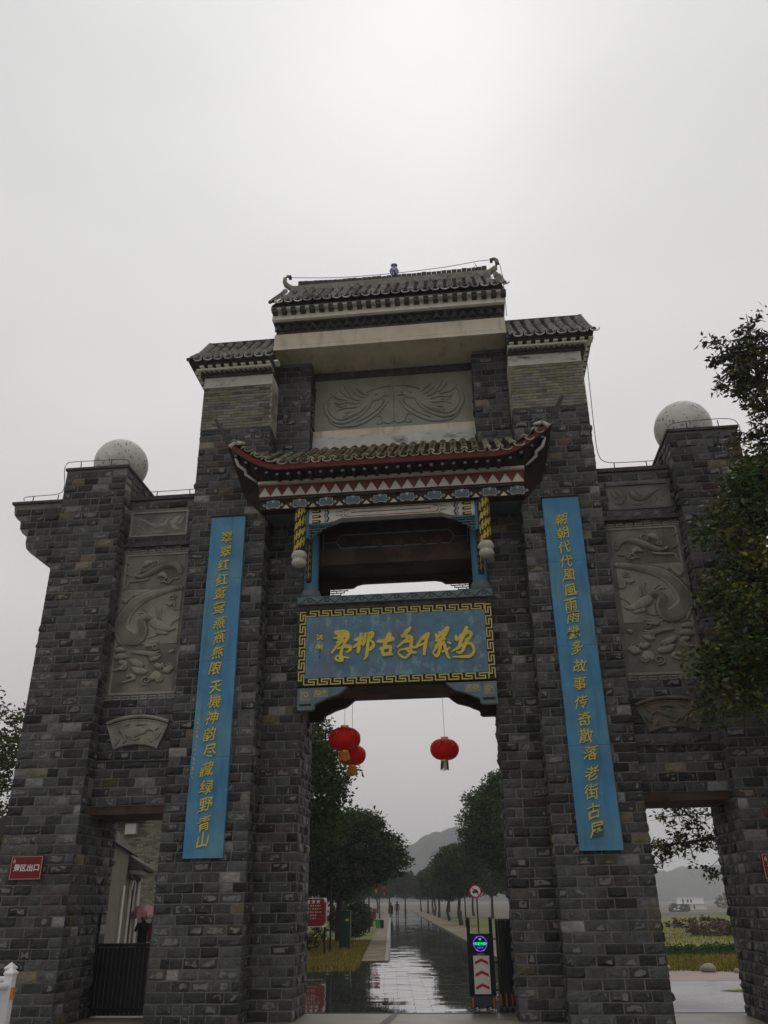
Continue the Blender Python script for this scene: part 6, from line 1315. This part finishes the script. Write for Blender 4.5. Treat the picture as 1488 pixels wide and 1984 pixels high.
# notice board
nb2 = empty('notice_board', (-7.75, 36, 0), 0, 'dark red notice board with white rows of text behind the left jamb', 'sign')
MB().box(0, 1.56, -.02, .02, .97, 2.02).build('board_panel', MT['signred'], nb2)
k = MB()
for a, b, c, d in ((0, 1.56, 2.0, 2.02), (0, 1.56, .97, .99), (0, .02, .99, 2.0), (1.54, 1.56, .99, 2.0), (1.48, 1.54, 1.86, 2.0), (1.44, 1.48, 1.94, 2.0), (1.49, 1.54, .99, 1.10), (1.40, 1.49, .99, 1.03)): k.box(a, b, -.026, -.02, c, d)
k.build('white_border', MT['signwhite'], nb2)
for i, ch in enumerate('景区游览须知'): put(glyph(ch, .14, 0, .03, .005), 'character', MT['signwhite'], nb2, (.22 + i * .2, -.02, 1.88))
k = MB()
for r_ in range(5):
    z = 1.72 - r_ * .115
    for i in range(13 - (r_ > 2) * 2): k.box(.14 + i * .095 , .14 + i * .095 + (.055 if rnd.random() < .8 else .03), -.024, -.02, z, z + .038)
k.build('text_row', MT['panelwhite'], nb2)
for x in (.1, 1.46): MB().box(x, x + .07, .02, .09, 0, 1.9).build('board_post', MT['black'], nb2)
# dark green cabinet, short post, bins
gc = empty('green_cabinet', (-6.30, 40, 0), 0, 'tall dark green metal cabinet under the trees with a small yellow label', 'cabinet')
MB().box(0, .48, 0, .4, 0, 1.42).build('cabinet_body', MT['darkgreen'], gc); MB().box(-.03, .51, -.03, .43, 1.42, 1.50).build('cabinet_top', MT['darkgreen'], gc); MB().box(.28, .44, -.006, 0, 1.08, 1.18).build('label_plate', MT['yellow'], gc); MB().box(.05, .43, -.004, 0, .15, .95).build('cabinet_door', MT['darkgreen'], gc)
sp = empty('marker_post', (-6.55, 38.8, 0), 0, 'short brown marker post with a white top beside the green cabinet', 'post')
MB().box(-.07, -.01, -.03, .03, 0, .56).build('post_leg', MT['redtri'], sp); MB().box(.03, .09, -.03, .03, 0, .56).build('post_leg', MT['redtri'], sp); MB().box(-.09, .11, -.04, .04, .50, .72).build('post_sign', MT['housewhite'], sp)
sn = empty('thin_pole', (-6.22, 37.2, 0), 0, 'thin dark pole beside the notice board', 'pole'); MB().tube([(0, 0, 0), (0, 0, 2.9)], .045, 8).build('pole', MT['black'], sn); MB().lathe([(.09, 0), (.09, .05), (.05, .08)], 0, 0, 10).build('pole_foot', MT['black'], sn)
bn = empty('litter_bin', (-7.62, 66.5, .05), 0, 'bright green litter bin at the edge of the left footpath', 'bin')
MB().lathe([(.14, 0), (.19, .50), (.20, .52)], 0, 0, 14).build('bin_body', MT['green'], bn); MB().lathe([(.21, .52), (.21, .58), (.10, .64)], 0, 0, 14).build('bin_lid', MT['green'], bn); MB().box(.2, .45, -.1, .15, 0, .55).build('bin_bag', MT['black'], bn)
bn = empty('litter_bin', (-2.3, 96, .05), 0, 'small dark litter bin on the right footpath', 'bin')
MB().lathe([(.22, 0), (.26, .62), (.2, .7)], 0, 0, 12).build('bin_body', MT['black'], bn); MB().lathe([(.27, .70), (.27, .74), (.1, .78)], 0, 0, 12).build('bin_lid', MT['black'], bn)
# lamp posts with red lanterns
def lamp(x, y, label, side=1, lit=True):
    t = empty('lamp_post', (x, y, 0), 0, label, 'lamp post', 'black lamp posts along the road')
    MB().tube([(0, 0, 0), (0, 0, 3.6)], [.06, .04], 8).build('pole', MT['black'], t); MB().tube([(0, 0, 3.1), (side * .3, 0, 3.25), (side * .5, 0, 3.15)], .02, 6).build('arm', MT['black'], t)
    if lit:
        MB().lathe([(.06, 2.60), (.19, 2.72), (.22, 2.85), (.19, 2.98), (.06, 3.10)], side * .5, 0, 16).build('lantern', MT['lanterndark'], t, smooth=True); MB().tube([(side * .5, 0, 2.6), (side * .5, 0, 2.35)], [.05, .07], 8).build('tassel', MT['fringe'], t)
lamp(-7.45, 60, 'black lamp post with dark red lantern left of the road under the trees', 1)
lamp(-9.9, 88, 'thin lamp post by the walking couple, left side of road', 1)
lamp(-1.2, 70, 'nearest lamp post right of the road, the only one without a lantern', -1, False)
lamp(-3.3, 92, 'middle lamp post on the right of the road', -1)
lamp(-5.4, 116, 'farthest lamp post on the right of the road', -1)
# red and white roadside stall sign left of the path
st = empty('roadside_sign', (-10.0, 80, 0), 0, 'small red and white sign board beside the left footpath, partly behind bushes', 'sign')
MB().box(0, .7, 0, .06, .4, 1.25).build('sign_plate', MT['redtri'], st); MB().box(.05, .4, -.01, 0, .8, 1.2).build('sign_panel', MT['signwhite'], st)
for x in (.05, .6): MB().box(x, x + .06, .06, .14, 0, 1.2).build('sign_leg', MT['redtri'], st)
# white barrier bottom left
def barrier(pts, label):
    t = empty('barrier', (*pts[0], 0), 0, label, 'barrier', 'white plastic barriers at the left photo edge')
    inv = Matrix.Translation((-pts[0][0], -pts[0][1], 0)); P = []
    def q(mb, n, m, par=None):
        o = mb.build(n, MT[m], par or t); o.matrix_parent_inverse = inv if par is None else Matrix.Identity(4); return o
    for (x, y) in pts:
        p = q(MB().box(x - .055, x + .055, y - .055, y + .055, 0, 1.08), 'barrier_post', 'pvc')
        c = MB(); c.box(x - .068, x + .068, y - .068, y + .068, 1.08, 1.10); c.add([(x - .068, y - .068, 1.10), (x + .068, y - .068, 1.10), (x + .068, y + .068, 1.10), (x - .068, y + .068, 1.10), (x, y, 1.17)], [(0, 1, 4), (1, 2, 4), (2, 3, 4), (3, 0, 4)])
        q(c, 'post_cap', 'pvc', p); q(MB().box(x + .056, x + .085, y - .04, y + .02, .80, .93), 'reflector', 'orange', p)
        q(MB().box(x - .12, x + .12, y - .12, y + .12, 0, .06), 'post_foot', 'pvc', p)
    for a, b in zip(pts[:-1], pts[1:]):
        for z in (.95, .25): q(MB().tube([(a[0], a[1], z), (b[0], b[1], z)], .045, 8), 'rail', 'pvc')
        n = 9
        for i in range(1, n): f = i / n; x, y = a[0] + (b[0] - a[0]) * f, a[1] + (b[1] - a[1]) * f; q(MB().box(x - .02, x + .02, y - .02, y + .02, .25, .95), 'picket', 'pvc')
barrier([(-6.24, 11.75), (-6.50, 10.3), (-6.76, 8.85)], 'white plastic barrier with orange reflector nearest the camera at the left edge')
barrier([(-6.76, 12.7), (-7.45, 11.8), (-8.1, 10.9)], 'second white plastic barrier just behind the nearest one at the left edge')
# ================================================================ PEOPLE
def skin_body(name, joints, edges, m, parent, sub=2):
    me = bpy.data.meshes.new(name); me.from_pydata([j[0] for j in joints], edges, []); o = bpy.data.objects.new(name, me); COL.objects.link(o)
    md = o.modifiers.new('s', 'SKIN'); sv = me.skin_vertices[0].data
    for i, j in enumerate(joints): r_ = j[1]; sv[i].radius = (r_, r_) if not hasattr(r_, '__len__') else r_
    sv[0].use_root = True
    ms = o.modifiers.new('u', 'SUBSURF'); ms.levels = sub; ms.render_levels = sub
    bpy.context.view_layer.update(); dg = bpy.context.evaluated_depsgraph_get(); me2 = bpy.data.meshes.new_from_object(o.evaluated_get(dg)); me2.name = name
    bpy.data.objects.remove(o); o = bpy.data.objects.new(name, me2); COL.objects.link(o); me2.materials.clear(); me2.materials.append(m)
    me2.polygons.foreach_set('use_smooth', [True] * len(me2.polygons)); o.parent = parent; return o
def person(loc, rz, label, H=1.7, coat='coat', stride=.18, arm_up=False, longcoat=False, group=None):
    t = empty('person', loc, rz, label, 'person', group); k = H / 1.7
    J = [((0, 0, .92), (.15, .11)), ((0, 0, 1.12), (.145, .10)), ((0, 0, 1.34), (.16, .11)), ((0, 0, 1.45), (.06, .06)), ((0, .01, 1.53), (.065, .07)), ((0, .015, 1.60), (.08, .095)), ((0, .01, 1.68), (.05, .06)),
         ((-.19, 0, 1.38), (.06, .06)), ((-.24, -.02, 1.12), (.048, .048)), ((-.25, .06, .88), (.038, .038)), ((-.25, .08, .79), (.032, .025)),
         ((.19, 0, 1.38), (.06, .06)), ((.24, -.04, 1.12), (.048, .048)), ((.25, -.06, .88), (.038, .038)), ((.25, -.07, .79), (.032, .025)),
         ((-.09, 0, .84), (.095, .095)), ((-.10, stride * .5, .48), (.065, .065)), ((-.10, stride, .10), (.045, .045)), ((-.10, stride + .14, .04), (.045, .03)),
         ((.09, 0, .84), (.095, .095)), ((.10, -stride * .3, .48), (.065, .065)), ((.10, -stride, .10), (.045, .045)), ((.10, -stride + .14, .04), (.045, .03))]
    if arm_up: J[12] = ((.26, .10, 1.16), (.048, .048)); J[13] = ((.16, .26, 1.32), (.038, .038)); J[14] = ((.14, .28, 1.40), (.035, .03))
    if longcoat: J[0] = ((0, 0, .95), (.18, .14))
    J = [((a[0] * k, a[1] * k, a[2] * k), b) for a, b in J]
    E = [(0, 1), (1, 2), (2, 3), (3, 4), (4, 5), (5, 6), (2, 7), (7, 8), (8, 9), (9, 10), (2, 11), (11, 12), (12, 13), (13, 14), (0, 15), (15, 16), (16, 17), (17, 18), (0, 19), (19, 20), (20, 21), (21, 22)]
    skin_body('body', J, E, MT[coat], t)
    MB().lathe([(.03, 1.50 * k), (.088, 1.545 * k), (.104, 1.61 * k), (.098, 1.67 * k), (.06, 1.72 * k), (.01, 1.735 * k)], 0, -.01, 14).build('hair', MT['black'], t, smooth=True)
    hd = MB().lathe([(.02, 1.495 * k), (.06, 1.52 * k), (.082, 1.58 * k), (.085, 1.63 * k), (.05, 1.68 * k)], 0, .03, 12).build('face', MT['skin'], t, smooth=True)
    k2 = MB(); k2.tube([(0, .11, 1.60 * k), (0, .13, 1.575 * k)], [.010, .016], 6); k2.tube([(-.095, .0, 1.6 * k), (-.10, .0, 1.56 * k)], .014, 6); k2.tube([(.095, .0, 1.6 * k), (.10, .0, 1.56 * k)], .014, 6); k2.build('nose_and_ears', MT['skin'], hd)
    if longcoat:
        fix_normals(MB().lathe([(.26, .52 * k), (.22, .80 * k), (.19, 1.05 * k), (.2, 1.30 * k), (.12, 1.42 * k)], 0, 0, 16).build('coat', MT[coat], t, smooth=True))
    return t
person((-10.45, 105, 0), math.radians(5), 'person in a long dark coat walking away, left one of the couple', 1.62, 'coat', .16, longcoat=True)
person((-9.75, 105.3, 0), math.radians(5), 'taller person in dark jacket and trousers walking away, right one of the couple', 1.78, 'coat', .22)
up = person((-11.55, 30.2, 0), math.radians(190), 'person in dark jacket under a pink umbrella beyond the left doorway', 1.55, 'coat', .05, arm_up=True)
MT['maroon'] = mat('maroon_cloth', (.16, .01, .02), .7, .1, 6)
MB().box(-.42, -.20, -.14, .14, .75, 1.30).build('maroon_bag', MT['maroon'], up)
um = empty('umbrella', (-11.55, 30.1, 1.28), 0, 'pink umbrella held low by the person beyond the left doorway', 'umbrella'); um.rotation_euler = (math.radians(14), math.radians(-8), 0)
vs = [(0, 0, .60)]; n = 8
for ring, (r_, z) in enumerate(((.25, .56), (.42, .44), (.50, .30))):
    for i in range(n): a = 2 * math.pi * i / n; vs.append((r_ * math.cos(a), r_ * math.sin(a), z))
fs = [(0, 1 + i, 1 + (i + 1) % n) for i in range(n)] + [(1 + q * n + i, 1 + (q + 1) * n + i, 1 + (q + 1) * n + (i + 1) % n, 1 + q * n + (i + 1) % n) for q in range(2) for i in range(n)]
MB().add(vs, fs).build('canopy', MT['pink'], um); MB().tube([(0, 0, 0), (0, 0, .66)], .009, 6).build('shaft', MT['black'], um); MB().tube([(0, 0, -.05), (0, 0, .06)], .02, 8).build('handle', MT['black'], um)
for i in range(n): a = 2 * math.pi * i / n; MB().tube([(0, 0, .585), (.25 * math.cos(a), .25 * math.sin(a), .545), (.50 * math.cos(a), .50 * math.sin(a), .29)], .005, 4).build('rib', MT['steel'], um)
MT['bluebox'] = mat('blue_plastic', (.02, .05, .35), .4, .1, 4)
bb = empty('blue_post_box', (-11.25, 31.6, 0), 0, 'blue cylindrical marker on a post just right of the pink umbrella', 'marker'); MB().lathe([(.17, 1.5), (.17, 1.95), (.12, 2.0)], 0, 0, 16).build('marker_drum', MT['bluebox'], bb); MB().tube([(0, 0, 0), (0, 0, 1.5)], .04, 8).build('marker_pole', MT['black'], bb)

# ================================================================ HAZE
hz_ = MB().box(-1650, 1650, -420, 1850, -14, 84).build('haze', None); hz_['kind'] = 'stuff'
hm = bpy.data.materials.new('haze'); hm.use_nodes = True; hm.node_tree.nodes.clear()
a = hm.node_tree.nodes.new('ShaderNodeOutputMaterial'); b = hm.node_tree.nodes.new('ShaderNodeVolumePrincipled')
b.inputs['Density'].default_value = .00062; b.inputs['Color'].default_value = (.9, .91, .94, 1); b.inputs['Anisotropy'].default_value = .1
hm.node_tree.links.new(b.outputs[0], a.inputs['Volume']); hz_.data.materials.append(hm)
print('done', round(time.time() - T0, 1), len(bpy.data.objects))
